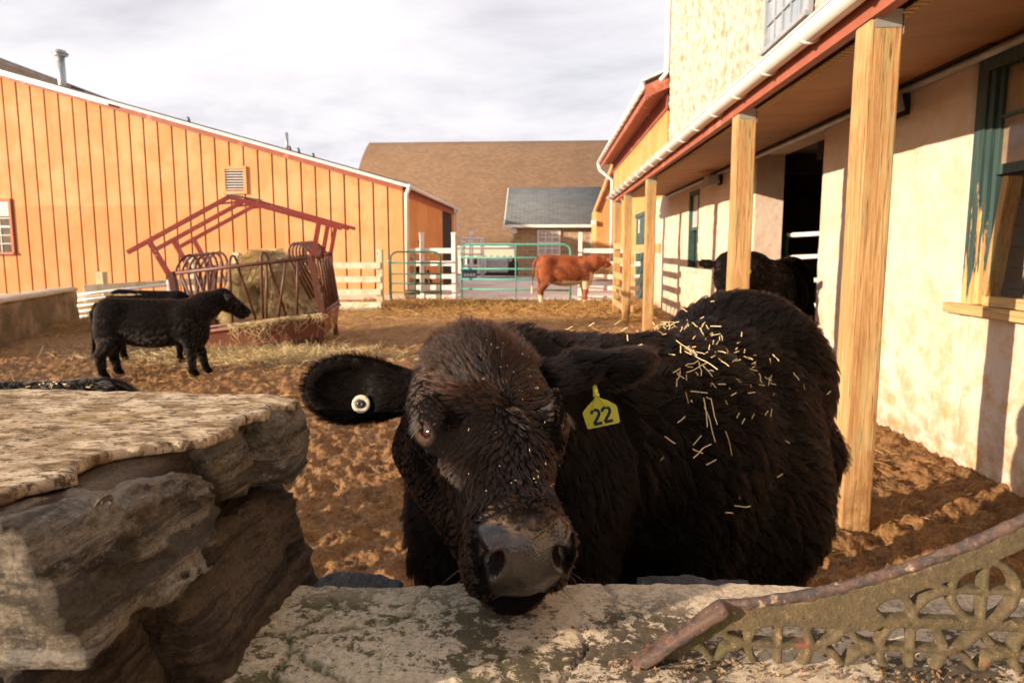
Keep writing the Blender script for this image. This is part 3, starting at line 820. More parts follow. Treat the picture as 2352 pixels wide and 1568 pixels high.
# ---- porch
M_soffit = simple('plywood_soffit', (0.25, 0.115, 0.038), (0.33, 0.16, 0.06), 1.5, 0.7, 0.002, 20, stretch=(1, 3, 1), dirt=(0.30, 0.13, 0.05), dscale=1.5)
MB().add([(1.56, -2.9, 2.565), (1.56, 14.3, 2.565), (XW, 14.3, 2.65), (XW, -2.9, 2.65)] + [(1.56, -2.9, 2.585), (1.56, 14.3, 2.585), (XW, 14.3, 2.67), (XW, -2.9, 2.67)],
         [(0, 1, 2, 3), (7, 6, 5, 4), (0, 4, 5, 1), (1, 5, 6, 2), (2, 6, 7, 3), (3, 7, 4, 0)]).build('soffit', M_soffit, main)
MB().add([(1.46, -3, 2.66), (1.46, 14.45, 2.66), (XW - .01, 14.45, 3.25), (XW - .01, -3, 3.25), (1.46, -3, 2.70), (1.46, 14.45, 2.70), (XW - .01, 14.45, 3.29), (XW - .01, -3, 3.29)],
         [(3, 2, 1, 0), (4, 5, 6, 7), (0, 1, 5, 4), (1, 2, 6, 5), (2, 3, 7, 6), (3, 0, 4, 7)]).build('porch_roof', M_shingle_dark, main)
MB().box(1.50, 1.555, -3, 14.4, 2.475, 2.66).build('fascia_board', M_redtrim, main)
MB().box(1.557, 1.60, -2.9, 14.3, 2.515, 2.564).build('porch_beam', M_soffit, main)
sv = MB(); sv.box(1.71, 1.78, -2.9, 14.2, 2.556, 2.563); sv.build('soffit_vent', M_dark, main)
sv = MB(); 
for k in range(260): sv.box(1.712, 1.778, 1.5 + k * .05, 1.525 + k * .05, 2.548, 2.5555)
sv.build('vent_grille', M_wood_old, main)
MB().tube([(XW - .05, -2.5, 2.60), (XW - .05, 14.2, 2.60)], 0.028, 8).build('conduit', M_galv, main)
MB().box(XW - .09, XW - .03, 4.0, 14.2, 2.63, 2.648).build('cornice_strip', M_dark, main)
# gutter: half round trough with hangers
gt = MB(); n_ = 12; gx, gz, gr = 1.437, 2.61, 0.068
pr = []
for k in range(n_ + 1):
    a = math.pi + math.pi * k / n_; pr.append((gx + gr * math.cos(a), gz + gr * math.sin(a)))
pr2 = [(gx + (gr - .004) * math.cos(math.pi + math.pi * k / n_), gz + (gr - .004) * math.sin(math.pi + math.pi * k / n_)) for k in range(n_, -1, -1)]
ring = pr + pr2; m_ = len(ring)
V_ = [(x, y, z) for y in (-3, 14.5) for (x, z) in ring]
gt.add(V_, [(i, (i + 1) % m_, (i + 1) % m_ + m_, i + m_) for i in range(m_)] + [tuple(range(m_))[::-1], tuple(range(m_, 2 * m_))], True)
gt.tube([(gx - gr, -3, gz), (gx - gr, 14.5, gz)], 0.009, 6)
gut = gt.build('gutter', M_whitemetal, main)
y = -2.6
while y < 14.4:
    hg = MB(); hg.tube([(gx + (gr + .006) * math.cos(math.pi + math.pi * k / 10), y, gz + (gr + .006) * math.sin(math.pi + math.pi * k / 10)) for k in range(11)], 0.008, 6).build('gutter_hanger', M_whitemetal, gut)
    y += 0.62
# lamp fixtures under the porch
def fixture(y, lab):
    t = thing('flood_lamp', (XW - .1, y, 2.45), lab, 'lamp')
    MB().box(XW - .06, XW - .02, y - .10, y + .10, 2.42, 2.60).build('mounting_plate', M_dark, t, bevel=.004)
    MB().add([(XW - .30, y - .16, 2.36), (XW - .30, y + .16, 2.36), (XW - .09, y + .16, 2.44), (XW - .09, y - .16, 2.44), (XW - .26, y - .14, 2.56), (XW - .26, y + .14, 2.56), (XW - .11, y + .14, 2.57), (XW - .11, y - .14, 2.57)],
             [(3, 2, 1, 0), (4, 5, 6, 7), (0, 1, 5, 4), (1, 2, 6, 5), (2, 3, 7, 6), (3, 0, 4, 7)]).build('housing', M_galv, t, bevel=.006)
    MB().tube([(XW - .05, y + .12, 2.58), (XW - .15, y + .12, 2.50), (XW - .15, y + .12, 2.42)], 0.012, 6).build('bracket', M_dark, t)
fixture(5.0, 'grey flood lamp on the porch wall between the doorway and the near green window')
fixture(9.9, 'grey flood lamp on the porch wall beside the far narrow window')

# porch posts
def post(y, lab, w_=0.148, zb=-0.1):
    x0 = 1.50
    t = thing('porch_post', (x0, y, 0), lab, 'post', 'timber posts along the porch')
    m = MB(); nseg = 26
    V = []; F = []
    for k in range(nseg + 1):
        z = zb + (2.47 - zb) * k / nseg
        j = [(pn(np.array([[c_ * 3.1 + y, z * 1.5, 0.3]]))[0] * 0.004) for c_ in range(4)]
        V += [(x0 + j[0], y + j[1], z), (x0 + w_ + j[1], y + j[2], z), (x0 + w_ + j[2], y + w_ + j[3], z), (x0 + j[3], y + w_ + j[0], z)]
    for k in range(nseg):
        for c_ in range(4): F.append((4 * k + c_, 4 * k + (c_ + 1) % 4, 4 * k + 4 + (c_ + 1) % 4, 4 * k + 4 + c_))
    F += [(3, 2, 1, 0), tuple(4 * nseg + q for q in range(4))]
    m.add(V, F); m.build('post', M_wood_v, t, bevel=0.010)
    MB().box(x0 + .02, x0 + w_ - .01, y - .005, y - .002, 2.43, 2.51).build('bracket_plate', M_galv, t)
    MB().box(x0 + w_ + .001, x0 + w_ + .004, y, y + w_, 2.40, 2.49).build('bracket_plate', M_galv, t)
    return t
post(3.06, 'porch post nearest the wall ledge, standing clear beside the curly iron panel')
post(5.05, 'porch post hiding the face of the cow in the doorway')
post(9.45, 'porch post where the top fence rail ends, between the yard and the far green window')
post(12.1, 'porch post with sawn rail ends on its side, second from the far gutter end')
post(13.85, 'farthest porch post, under the end of the white gutter')
# rails between far posts
def fence_rail_set():
    t = thing('plank_fence', (1.6, 13, 0), 'plank fence of five rails between the last two porch posts', 'fence')
    for z in (1.42, 1.12, 0.80, 0.50, 0.2):
        MB().box(1.505, 1.545, 12.1 + .155, 13.84, z, z + .13).build('rail', M_wood_old, t, bevel=.004)
    MB().box(1.652, 1.69, 9.2, 12.16, 1.36, 1.50).build('rail', M_wood_old, t, bevel=.004)
    for z in (1.12, .80, .50, .2): MB().box(1.652, 1.69, 11.98, 12.3, z, z + .13).build('rail', M_wood_old, t)
fence_rail_set()

# second (orange) section of the right building
sec = thing('orange_barn', (2.6, 20, 0), 'orange boarded barn with steep red trimmed roof edge and white gutter beyond the porch', 'barn')
X2 = 2.77
MB().box(X2 + .01, X2 + .3, 14.55, 26, 0, 5.25).build('wall_backing', M_groove, sec)
mb = MB(); y = 14.6
while y < 25.9: mb.box(X2 - .02, X2 + .012, y, y + .19, 0.02, 4.95); y += 0.21
mb.build('siding', M_side2, sec)
MB().add([(X2, 14.56, 0), (9, 14.56, 0), (9, 14.56, 7.2), (X2, 14.56, 5.2)], [(0, 1, 2, 3)]).build('gable_wall', M_side2, sec)
MB().add([(X2, 26, 0), (9, 26, 0), (9, 26, 7.2), (X2, 26, 5.2)], [(0, 1, 2, 3)]).build('gable_wall', M_side2, sec)
# roof: eave at x 2.2 z 5.1
def rs(x): return 5.08 + (x - 2.2) * 0.42
MB().add([(x, y, rs(x) + u_) for x in (2.2, 9.2) for y in (14.45, 26.4) for u_ in (0, .12)],
         [(0, 1, 3, 2), (4, 6, 7, 5), (0, 4, 5, 1), (2, 3, 7, 6), (0, 2, 6, 4), (1, 5, 7, 3)]).build('roof', M_shingle_dark, sec)
MB().box(2.22, 2.27, 14.4, 26.4, 4.80, 5.08).build('fascia_board', M_redtrim, sec)
MB().box(2.275, X2 - .03, 14.5, 26.3, 4.98, 5.03).build('eave_soffit', M_redtrim, sec)
MB().box(X2 - .06, X2 - .025, 14.5, 26.2, 4.6, 4.95).build('frieze_board', M_redtrim, sec)
MB().add([(x, y, rs(x) + u_) for x in (2.2, 5) for y in (14.38, 14.44) for u_ in (-.26, .02)],
         [(0, 1, 3, 2), (4, 6, 7, 5), (0, 4, 5, 1), (2, 3, 7, 6), (0, 2, 6, 4), (1, 5, 7, 3)]).build('rake_board', M_redtrim, sec)
MB().add([(x, y, rs(x) + u_) for x in (2.12, 5) for y in (14.33, 14.50) for u_ in (.125, .17)],
         [(0, 1, 3, 2), (4, 6, 7, 5), (0, 4, 5, 1), (2, 3, 7, 6), (0, 2, 6, 4), (1, 5, 7, 3)]).build('rake_flashing', M_whitemetal, sec)
gut2 = MB().tube([(2.14, 14.4, 5.05), (2.14, 26.5, 5.05)], 0.075, 10).build('gutter', M_whitemetal, sec)
y = 14.6
while y < 26.4: MB().tube([(2.14 + .085 * math.cos(a), y, 5.05 + .085 * math.sin(a)) for a in [math.pi * (1 + k / 6) for k in range(7)]], 0.014, 6).build('gutter_hanger', M_whitemetal, gut2); y += .7
MB().tube([(2.14, 26.3, 5.0), (2.2, 26.25, 4.75), (X2 - .06, 26.1, 4.3), (X2 - .06, 26.1, 0.1)], 0.07, 10).build('downpipe', M_whitemetal, sec)
dr = MB().box(X2 - .05, X2 - .022, 17.1, 19.0, 0, 2.35).build('door', M_greenpaint, sec)
MB().box(X2 - .08, X2 - .055, 17.0, 19.1, 2.36, 2.48).build('door_track', M_greenpaint, dr)
MB().box(X2 - .07, X2 - .052, 18.3, 18.4, 1.9, 2.3).build('door_handle', M_white, dr)
far2 = thing('orange_shed', (3, 30, 0), 'orange shed end wall showing past the white downpipe beside the stone building', 'shed')
MB().poly([(2.25, 28.2, 0), (2.25, 28.2, 3.2), (3.3, 28.2, 6.0), (8, 28.2, 6.0), (8, 28.2, 0)], (0, 3, 0)).build('wall', M_side2, far2)
MB().beam((2.2, 28.15, 3.15), (3.3, 28.15, 6.05), .08, .16, up=(0, 1, 0)).build('rake_board', M_redtrim, far2)
MB().box(2.0, 2.2, 28.0, 28.15, 2.55, 2.75).build('flood_light', M_white, far2)

# ================================================================== YARD OBJECTS
M_mosswall = simple('mossy_concrete', (0.20, 0.13, 0.07), (0.11, 0.085, 0.035), 1.6, 0.95, 0.03, 7, dirt=(0.36, 0.24, 0.15), dscale=1.4, dlo=.5, dhi=.7)
M_captop = simple('pale_concrete', (0.52, 0.42, 0.31), (0.40, 0.31, 0.22), 2, 0.9, 0.01, 12)
lw = thing('concrete_wall', (-8.4, 9.6, 0), 'low mossy concrete wall with pale top in front of the orange barn', 'wall')
def lowwall(name, z0, z1, hw, mat, amp):
    A = np.array([-7.35, 7.0]); B_ = np.array([-8.9, 11.05]); d = (B_ - A) / np.linalg.norm(B_ - A); nn = np.array([d[1], -d[0]])
    c = (A + B_) / 2; Ln = np.linalg.norm(B_ - A) / 2
    rot = np.stack([np.array([*d, 0]), np.array([*nn, 0]), [0, 0, 1.]], 1)
    f = lambda p: rbox(p, (c[0] - nn[0] * .15, c[1] - nn[1] * .15, (z0 + z1) / 2), (Ln, hw, (z1 - z0) / 2), rot, 0.02) + amp * fbm(p, 3.2, 4)
    V, Q = nets(f, (-9.6, 6.6, z0 - .15), (-6.6, 11.5, z1 + .15), 0.04)
    link_np(name, V, Q, mat, lw)
lowwall('wall', -.15, .64, .17, M_mosswall, 0.03)
lowwall('coping', .63, .715, .20, M_captop, 0.012)

M_fwood = wood('lichen_fence', (0.70, 0.60, 0.44), (0.80, 0.71, 0.56), (0.27, 0.20, 0.10), 'x', green=(0.45, 0.44, 0.25))
M_fpost = wood('lichen_post', (0.62, 0.52, 0.36), (0.76, 0.66, 0.50), (0.27, 0.20, 0.10), 'z', green=(0.33, 0.33, 0.14))
fa = np.array([-9.0, 11.4]); fb_ = np.array([-3.9, 14.1])
fm_ = np.array([-6.35, 14.0])
def fl(t): return fa + (fm_ - fa) * t / .52 if t < .52 else fm_ + (fb_ - fm_) * (t - .52) / .48
pf = thing('rail_fence', (-6.5, 12.8, 0), 'lichen covered wooden rail fence running behind the hay feeder', 'fence')
ang = math.atan2(*(fb_ - fa)[::-1])
for t_, h_ in ((0.04, .98), (.27, 1.3), (.40, 1.35), (.62, 1.2), (1.0, 1.42)):
    q = fl(t_); m = MB(); m.beam((q[0], q[1], -.1), (q[0] + .01, q[1], h_), .14, .14, up=(0, 1, 0)); m.build('post', M_fpost, pf, bevel=.01)
for t0, t1, zs in ((0.0, .51, [(.66, .80)]), (0.52, 1.0, [(1.04, 1.05), (.72, .73), (.42, .43), (.12, .13)]), (0, .51, [(.44, .5), (.2, .25)])):
    for za_, zb_ in zs:
        a = fl(t0); c = fl(t1)
        MB().beam((a[0] + .04, a[1] - .09, za_), (c[0] + .04, c[1] - .09, zb_ if zb_ else za_), .04, .14).build('rail', M_fwood, pf, bevel=.004)
MB().beam((-5.3, 13.5, -.02), (-3.95, 14.02, .03), .12, .12).build('ground_board', M_fwood, pf)
# metal hurdle by the end of the concrete wall
hb = thing('metal_hurdle', (-8.8, 11.2, 0), 'pale metal rail panel between the mossy wall and the black cattle', 'gate')
for k in range(5): MB().tube([(-9.0, 11.15, .13 + k * .105), (-7.6, 11.85, .22 + k * .125)], .026, 8).build('rail', M_whitemetal, hb)
MB().tube([(-7.6, 11.85, 0), (-7.6, 11.85, .8)], .03, 8).build('upright', M_whitemetal, hb)

# white board fence
wf_ = thing('board_fence', (-3.0, 17.2, 0), 'white painted board fence with tall posts behind the small green gate', 'fence')
def X17(px, D=17.2): return (px - 1256) / 1400 * D
for px in (968, 1042):
    MB().box(X17(px) - .055, X17(px) + .055, 17.15, 17.26, -.05, 1.86).build('post', M_white, wf_, bevel=.008)
    MB().box(X17(px) - .07, X17(px) + .07, 17.14, 17.275, 1.86, 1.90).build('post_cap', M_white, wf_)
for z in (1.32, .96, .60, .28, .0):
    MB().box(X17(926), X17(1042) - .056, 17.18, 17.22, z, z + .14).build('board', M_white, wf_, bevel=.004)
wf2 = thing('board_fence', (1.2, 17.2, 0), 'white board fence piece right of the big green gate behind the red cow', 'fence')
for px in (1332, 1434):
    MB().box(X17(px) - .05, X17(px) + .05, 17.15, 17.26, -.05, 1.9).build('post', M_white, wf2, bevel=.008)
for z in (1.32, .96, .6, .28, .0):
    MB().box(X17(1332) + .051, 2.6, 17.18, 17.22, z, z + .13).build('board', M_white, wf2, bevel=.004)

def gate(name, x0, x1, y0, y1, z0, z1, rails, uprights, mat, lab, r=.028):
    t = thing(name, ((x0 + x1) / 2, (y0 + y1) / 2, 0), lab, 'gate')
    def Y(x): return y0 + (y1 - y0) * (x - x0) / (x1 - x0)
    rad = .2
    pts = [(x0, Y(x0), z0), (x0, Y(x0), z1 - rad)] + [(x0 + rad - rad * math.cos(a), Y(x0), z1 - rad + rad * math.sin(a)) for a in (.4, .8, 1.2, 1.57)]
    pts += [(x1 - rad + rad * math.sin(a), Y(x1), z1 - rad + rad * math.cos(a)) for a in (0, .4, .8, 1.2)] + [(x1, Y(x1), z1 - rad), (x1, Y(x1), z0)]
    m = MB(); m.tube(pts, r, 8); m.tube([(x0, Y(x0), z0), (x1, Y(x1), z0)], r, 8); m.build('gate_frame', mat, t)
    for z in rails: MB().tube([(x0, Y(x0), z), (x1, Y(x1), z)], r * .85, 8).build('rail', mat, t)
    for u_ in uprights: MB().tube([(u_, Y(u_) - r, z0), (u_, Y(u_) - r, z1)], r * .6, 6).build('upright', mat, t)
    for z in (z0 + .12, z1 - .25): MB().tube([(x0 - .09, Y(x0), z), (x0, Y(x0), z)], .02, 6).build('hinge', M_galv, t)
    return t
M_gateg = simple('teal_gate_paint', (0.075, 0.31, 0.235), (0.10, 0.37, 0.28), 3, 0.45, 0, dirt=(0.55, 0.42, 0.2), dscale=3, dlo=.66, dhi=.72)
M_gated = simple('dark_green_gate_paint', (0.018, 0.105, 0.065), (0.03, 0.15, 0.10), 4, 0.45, 0)
gate('field_gate', X17(1060, 17), X17(1310, 16.6), 17.0, 16.6, .03, 1.56, (1.20, .89, .60, .32), (X17(1185, 16.8),), M_gateg, 'long light green tube gate between the white posts, behind the red cow')
gate('field_gate', X17(894, 16.5), X17(1011, 16.5), 16.5, 16.5, .02, 1.36, (1.06, .76, .50, .26), (X17(952, 16.5),), M_gated, 'small dark green tube gate in front of the white board fence')

# things beyond the gates
t = thing('cattle_crush', (-3.9, 31, 0), 'pale metal pipe frame standing beyond the gates beside the picket fence', 'frame')
m = MB()
xs = [(px - 1256) / 1400 * 31 for px in (1060, 1080, 1106)]
for x in xs: m.tube([(x, 31, 0), (x, 31, 2.0)], .045, 8); m.tube([(x, 32, 0), (x, 32, 2.0)], .045, 8)
for z in (2.0, 1.75, 1.2, .6):
    for y in (31, 32): m.tube([(xs[0], y, z), (xs[-1], y, z)], .045, 8)
m.tube([(xs[1], 31.5, 2.0), (xs[1], 31.5, 2.4)], .08, 8); m.tube([(xs[0], 31, 2), (xs[0], 32, 2)], .04, 8); m.tube([(xs[2], 31, 2), (xs[2], 32, 2)], .04, 8)
m.build('frame', M_whitemetal, t)
t = thing('picket_fence', (-4, 34, 0), 'white picket fence along the foot of the huge brown roofed barn', 'fence')
m = MB(); x = -6.4
while x < -1.9: m.box(x, x + .15, 34, 34.05, 0.1, 1.1); x += .36
m.build('pickets', M_white, t); MB().box(-6.5, -1.8, 34.06, 34.1, .75, .85).build('rail', M_dark, t)
MB().box(-6.5, -1.8, 34.2, 34.25, .0, 1.0).build('fence_backing', M_shingle_dark, t)
t = thing('water_tank', (-2.5, 31.5, 0), 'pale grey box tank standing beyond the long green gate', 'tank')
MB().box(-3.1, -1.95, 31, 32, .25, .98).build('tank', M_galv, t, bevel=.08)
MB().box(-3.15, -1.9, 30.98, 32.02, .12, .25).build('tank_base', M_dark, t)
MB().box(-1.9, -1.5, 31.1, 31.9, .1, .85).build('pump_box', M_dark, t, bevel=.05)
t = thing('crate', (-4, 30, 0), 'blue crate with white panels on the pavement beyond the gate', 'crate')
MB().box(-4.15, -3.5, 30, 30.6, .05, .5).build('crate', simple('blue_plastic', (0.05, 0.09, 0.18), (0.07, 0.12, 0.22), 3, .5, 0), t, bevel=.03)
for k in range(4): MB().box(-4.09 + k * .15, -3.98 + k * .15, 29.97, 29.995, .12, .26).build('panel', M_white, t)
t = thing('scrap_pile', (-3.5, 18.2, 0), 'leaning brown boards and old ladder behind the white board fence', 'scrap')
for k, (px, dx, h_) in enumerate(((935, .3, 1.2), (950, -.2, 1.3), (985, .35, 1.7), (992, .42, 1.1), (1000, .3, .8), (960, .1, .9))):
    x = X17(px, 18); MB().beam((x, 17.7 + k * .06, 0), (x - dx, 18.3, h_), .07, .05, up=(0, 1, 0)).build('board', M_groove, t)
MB().beam((X17(935, 18), 17.9, 1.2), (X17(985, 18), 17.9, 1.18), .3, .05).build('board', M_fwood, t)
MB().beam((X17(975, 18), 17.8, .3), (X17(1005, 18), 17.9, .05), .4, .35).build('box', M_fwood, t)

# birds on the roof edge
M_bird = simple('bird_feathers', (0.03, 0.035, 0.05), (0.05, 0.05, 0.06), 30, .6, 0)
for k, (px, lab, s_) in enumerate(((432, 'small dark bird sitting alone halfway down the barn roof edge', 1.0), (668, 'small dark bird right beside the thin stove pipe', .9), (688, 'small dark bird a step right of the stove pipe, upright', 1.0), (722, 'small dark bird lowest down the barn roof edge', .8))):
    x = (px - 1256) / 1400 * 16.9; z = rz(x) + .045
    f = lambda p: smin(smin(ell(p, (x, 16.88, z + .07), (.035 * s_, .035 * s_, .07 * s_)), ell(p, (x - .012, 16.87, z + .145 * s_), (.026, .026, .026)), .015), rc(p, (x + .01, 16.9, z + .04), (x + .05, 16.93, z - .01), .016, .008), .01)
    V, Q = nets(f, (x - .15, 16.7, z - .1), (x + .2, 17.1, z + .3), .01)
    o = link_np('bird', V, Q, M_bird); tag(o, lab, 'bird', 'birds on the barn roof edge')
    a_ = MB().tube([(x - .01, 16.86, z + .145 * s_), (x - .055, 16.85, z + .14 * s_)], [.008, .002], 6)
    a_.tube([(x - .01, 16.88, z + .02), (x - .01, 16.88, z - .03)], .004, 5); a_.build('beak', M_bird, o)

# ================================================================== HAY FEEDER (fitted pose)
FC = (-4.238, 9.081, 0.017); fya, fro, fpi = 0.188, 0.117, 0.031
def FT(l):
    x, y, z = l
    x, z = x * math.cos(fro) - z * math.sin(fro), x * math.sin(fro) + z * math.cos(fro)
    y, z = y * math.cos(fpi) - z * math.sin(fpi), y * math.sin(fpi) + z * math.cos(fpi)
    return (FC[0] + x * math.cos(fya) - y * math.sin(fya), FC[1] + x * math.sin(fya) + y * math.cos(fya), FC[2] + z)
M_rust = simple('rusty_steel', (0.14, 0.045, 0.028), (0.085, 0.036, 0.028), 6, 0.5, 0.002, 60, dirt=(0.30, 0.14, 0.09), dscale=6, spec=.5)
M_fred = simple('feeder_red', (0.27, 0.034, 0.024), (0.20, 0.026, 0.020), 4, 0.45, 0.001, 40, dirt=(0.42, 0.22, 0.14), dscale=9, dlo=.62, dhi=.72, spec=.5)
M_tray = simple('feeder_tray', (0.24, 0.085, 0.050), (0.17, 0.058, 0.036), 3, 0.6, 0.002, 30, dirt=(0.38, 0.2, 0.12), dscale=5)
fd = thing('hay_feeder', FC, 'rusty red roofed hay feeder with bent tube bars and steel tray', 'feeder')
w_, d_f = 0.985, 0.72; wt, dt = .93, .79; zb, zt, zr = .06, .35, 1.205
def FB(): return MB()
# tray: four tapered walls + floor
def tray_wall(a, b_):
    (x0, y0), (x1, y1) = a, b_
    m = MB(); n = np.array([y1 - y0, -(x1 - x0)], float); n /= np.linalg.norm(n); n *= -.015
    s0, s1 = .93, 1.0
    V = [(x0 * s0, y0 * s0, zb), (x1 * s0, y1 * s0, zb), (x1, y1, zt), (x0, y0, zt)]
    V += [(q[0] + n[0], q[1] + n[1], q[2]) for q in V]
    m.add(V, [(0, 1, 2, 3), (7, 6, 5, 4), (0, 4, 5, 1), (1, 5, 6, 2), (2, 6, 7, 3), (3, 7, 4, 0)])
    m.tube([(x0, y0, zt), (x1, y1, zt)], .026, 8)
    return m
cs = [(-w_, -d_f), (w_, -d_f), (w_, d_f), (-w_, d_f)]
for k in range(4): tray_wall(cs[k], cs[(k + 1) % 4]).build('tray_side', M_tray, fd, T=FT)
MB().box(-w_ * .93, w_ * .93, -d_f * .93, d_f * .93, zb, zb + .02).build('tray_floor', M_tray, fd, T=FT)
for x in (-.88, .88):
    for y in (-.62, .62): MB().box(x - .035, x + .035, y - .035, y + .035, -.12, zb).build('leg', M_rust, fd, T=FT)
# corner posts and top rails
tc_ = [(-wt, -dt), (wt, -dt), (wt, dt), (-wt, dt)]
for k in range(4):
    a = tc_[k]; b_ = tc_[(k + 1) % 4]; c = cs[k]
    MB().beam((c[0] * .97, c[1] * .97, zt), (a[0], a[1], zr + .03), .075, .075, up=(0, 1, 0)).build('corner_post', M_rust, fd, T=FT)
    MB().tube([(a[0], a[1], zr), (b_[0], b_[1], zr)], .027, 10).build('top_rail', M_rust, fd, T=FT)
    MB().tube([(c[0], c[1], zt + .06), (cs[(k + 1) % 4][0], cs[(k + 1) % 4][1], zt + .06)], .020, 8).build('lower_rail', M_rust, fd, T=FT)
# bent bars: front/back wide sides (few, slanted pairs), short sides (hoops)
def hoop(p0, p1, top0, top1, hh, inward):
    """inverted U leaning inward: from p0 up through the rail to a curved top and back down to p1"""
    p0 = np.array(p0, float); p1 = np.array(p1, float); a = np.array(top0, float); b = np.array(top1, float); inw = np.array(inward, float)
    up = np.array([0, 0, hh]); mid = (a + b) / 2
    pts = [p0, a]
    for k in range(1, 8):
        s = math.pi * k / 8; c_ = mid + (a - mid) * math.cos(s) + (up + inw * hh * .35) * math.sin(s)
        pts.append(c_)
    pts += [b, p1]
    return pts
for sx in (-1, 1):           # short sides: five hoops each
    for k in range(6):
        y0 = -.62 + k * .235
        pts = hoop((sx * w_ * .97, y0 * .9 - .05, zt + .03), (sx * w_ * .97, y0 * .9 + .16, zt + .03), (sx * wt * 1.02, y0, zr - .02), (sx * (wt - .30), y0 + .02, zr - .05), .26, (-sx * .9, 0, 0))
        pts[-1] = np.array((sx * (w_ - .18), y0 + .05, zt + .25))
        MB().tube(pts, .019, 8).build('bent_bar', M_rust, fd, T=FT)
for sy in (-1, 1):
    for k in range(3):
        x0 = -.16 + k * .42 if sy < 0 else -.5 + k * .42
        pts = hoop((x0 - .13, sy * d_f * .97, zt + .04), (x0 + .20, sy * d_f * .97, zt + .04), (x0, sy * dt, zr - .02), (x0 + .10, sy * (dt - .05), zr - .02), .17, (0, -sy * .5, 0))
        if k < 2: MB().tube(pts, .019, 8).build('bent_bar', M_rust, fd, T=FT)
    for (xa, xb) in ((.34, .18), (.76, .60), (.60, .34), (-.62, -.50), (-.80, -.70), (-.45, -.6)):
        MB().tube([(xa, sy * dt, zr), (xb, sy * d_f * .98, zt + .05)], .018, 8).build('slant_bar', M_rust, fd, T=FT)
# roof: posts, three trusses, ridge
za_, ze_, we_ = 2.145, 1.558, 1.42
for y in (-dt, 0.0, dt):
    for sx in (-1, 1):
        xp = sx * 1.12; zp = ze_ + (za_ - ze_) * (1 - abs(xp) / we_)
        MB().beam((sx * .95, y * .98, zr - .05), (xp, y, zp - .02), .06, .05, up=(0, 1, 0)).build('roof_post', M_fred, fd, T=FT)
        MB().beam((0, y, za_), (sx * we_, y, ze_), .05, .055).build('rafter', M_fred, fd, T=FT)
    MB().beam((-.17, y - .002, za_ - .075), (.19, y - .002, za_ - .083), .04, .03).build('collar_tie', M_fred, fd, T=FT)
MB().beam((0, -dt - .03, za_ + .033), (0, dt + .03, za_ + .033), .08, .01).build('ridge_plate', M_galv, fd, T=FT)

# hay bale: eaten round bale, slumped
M_hay = strawmat('hay_strand', (0.56, 0.42, 0.20), (0.80, 0.66, 0.38), (.34, .26, .11))
M_haycore = simple('hay_core', (0.28, 0.20, 0.09), (0.60, 0.46, 0.23), 7, .95, .04, 40, stretch=(1, 1, .5))
M_straw = strawmat('straw_strand', (0.30, 0.16, 0.05), (0.56, 0.35, 0.13), (.15, .07, .03))
M_gold = strawmat('golden_straw', (0.26, 0.135, 0.038), (0.52, 0.32, 0.10), (.18, .09, .03))
hc_ = np.array(FT((.08, .05, .62)))
def hayf(p):
    d = ell(p, hc_ + (0, 0, .12), (.50, .55, .62)); d = smin(d, ell(p, hc_ + (.10, 0, -.22), (.74, .60, .36)), .12)
    d = smax(d, -ell(p, hc_ + (.05, -.62, .05), (.12, .3, .32)), .08); d = smax(d, -ell(p, hc_ + (.34, -.58, .02), (.07, .3, .30)), .06)
    return d + .08 * fbm(p, 4.0, 4)
V, Q = nets(hayf, hc_ - (1.1, 1.0, .9), hc_ + (1.2, 1.0, 1.0), .03)
hb_o = link_np('hay_bale', V, Q, M_haycore); tag(hb_o, 'slumped eaten hay bale inside the roofed feeder', 'hay bale')
p, n = sample(V, Q, 26000, lambda c: np.clip(c[:, 2] + .2, 0.2, 2))
out = p - hc_; out[:, 2] = 0; fl_ = nrm(out) * .55 + np.array([0, 0, -1.0]) + RNG.normal(size=p.shape) * .25
fur('hay', p, n, fl_, .20, M_hay, hb_o, lift=.40, rad=.0030, clump=.6, nclump=1500, wig=.7, gscale=5)
def loose(n_, xy, length, mat, name, label, rad=.0011, zoff=.006, flat=.25, kk=4, rng=RNG):
    x, y = xy; z = gh(x, y) + zoff
    az = rng.random(n_) * 6.283; el_ = rng.normal(size=n_) * flat
    d = np.stack([np.cos(az) * np.cos(el_), np.sin(az) * np.cos(el_), np.abs(np.sin(el_))], 1)
    Ln = length * (.5 + rng.random(n_)); P0 = np.stack([x, y, z], 1); pts = np.zeros((n_, kk, 3)); bend = rng.normal(size=(n_, 3)) * .18
    bend[:, 2] -= .1
    for j in range(kk):
        s = j / (kk - 1); pts[:, j] = P0 + d * (Ln * s)[:, None] + bend * (Ln * s * s)[:, None]
    g_ = gh(pts[:, :, 0].ravel(), pts[:, :, 1].ravel()).reshape(n_, kk) + .002
    pts[:, :, 2] = np.maximum(pts[:, :, 2], g_)
    o = curves(name, pts, np.broadcast_to(rad, (kk,)), mat); 
    if label: tag(o, label, 'straw', kind='stuff')
    return o
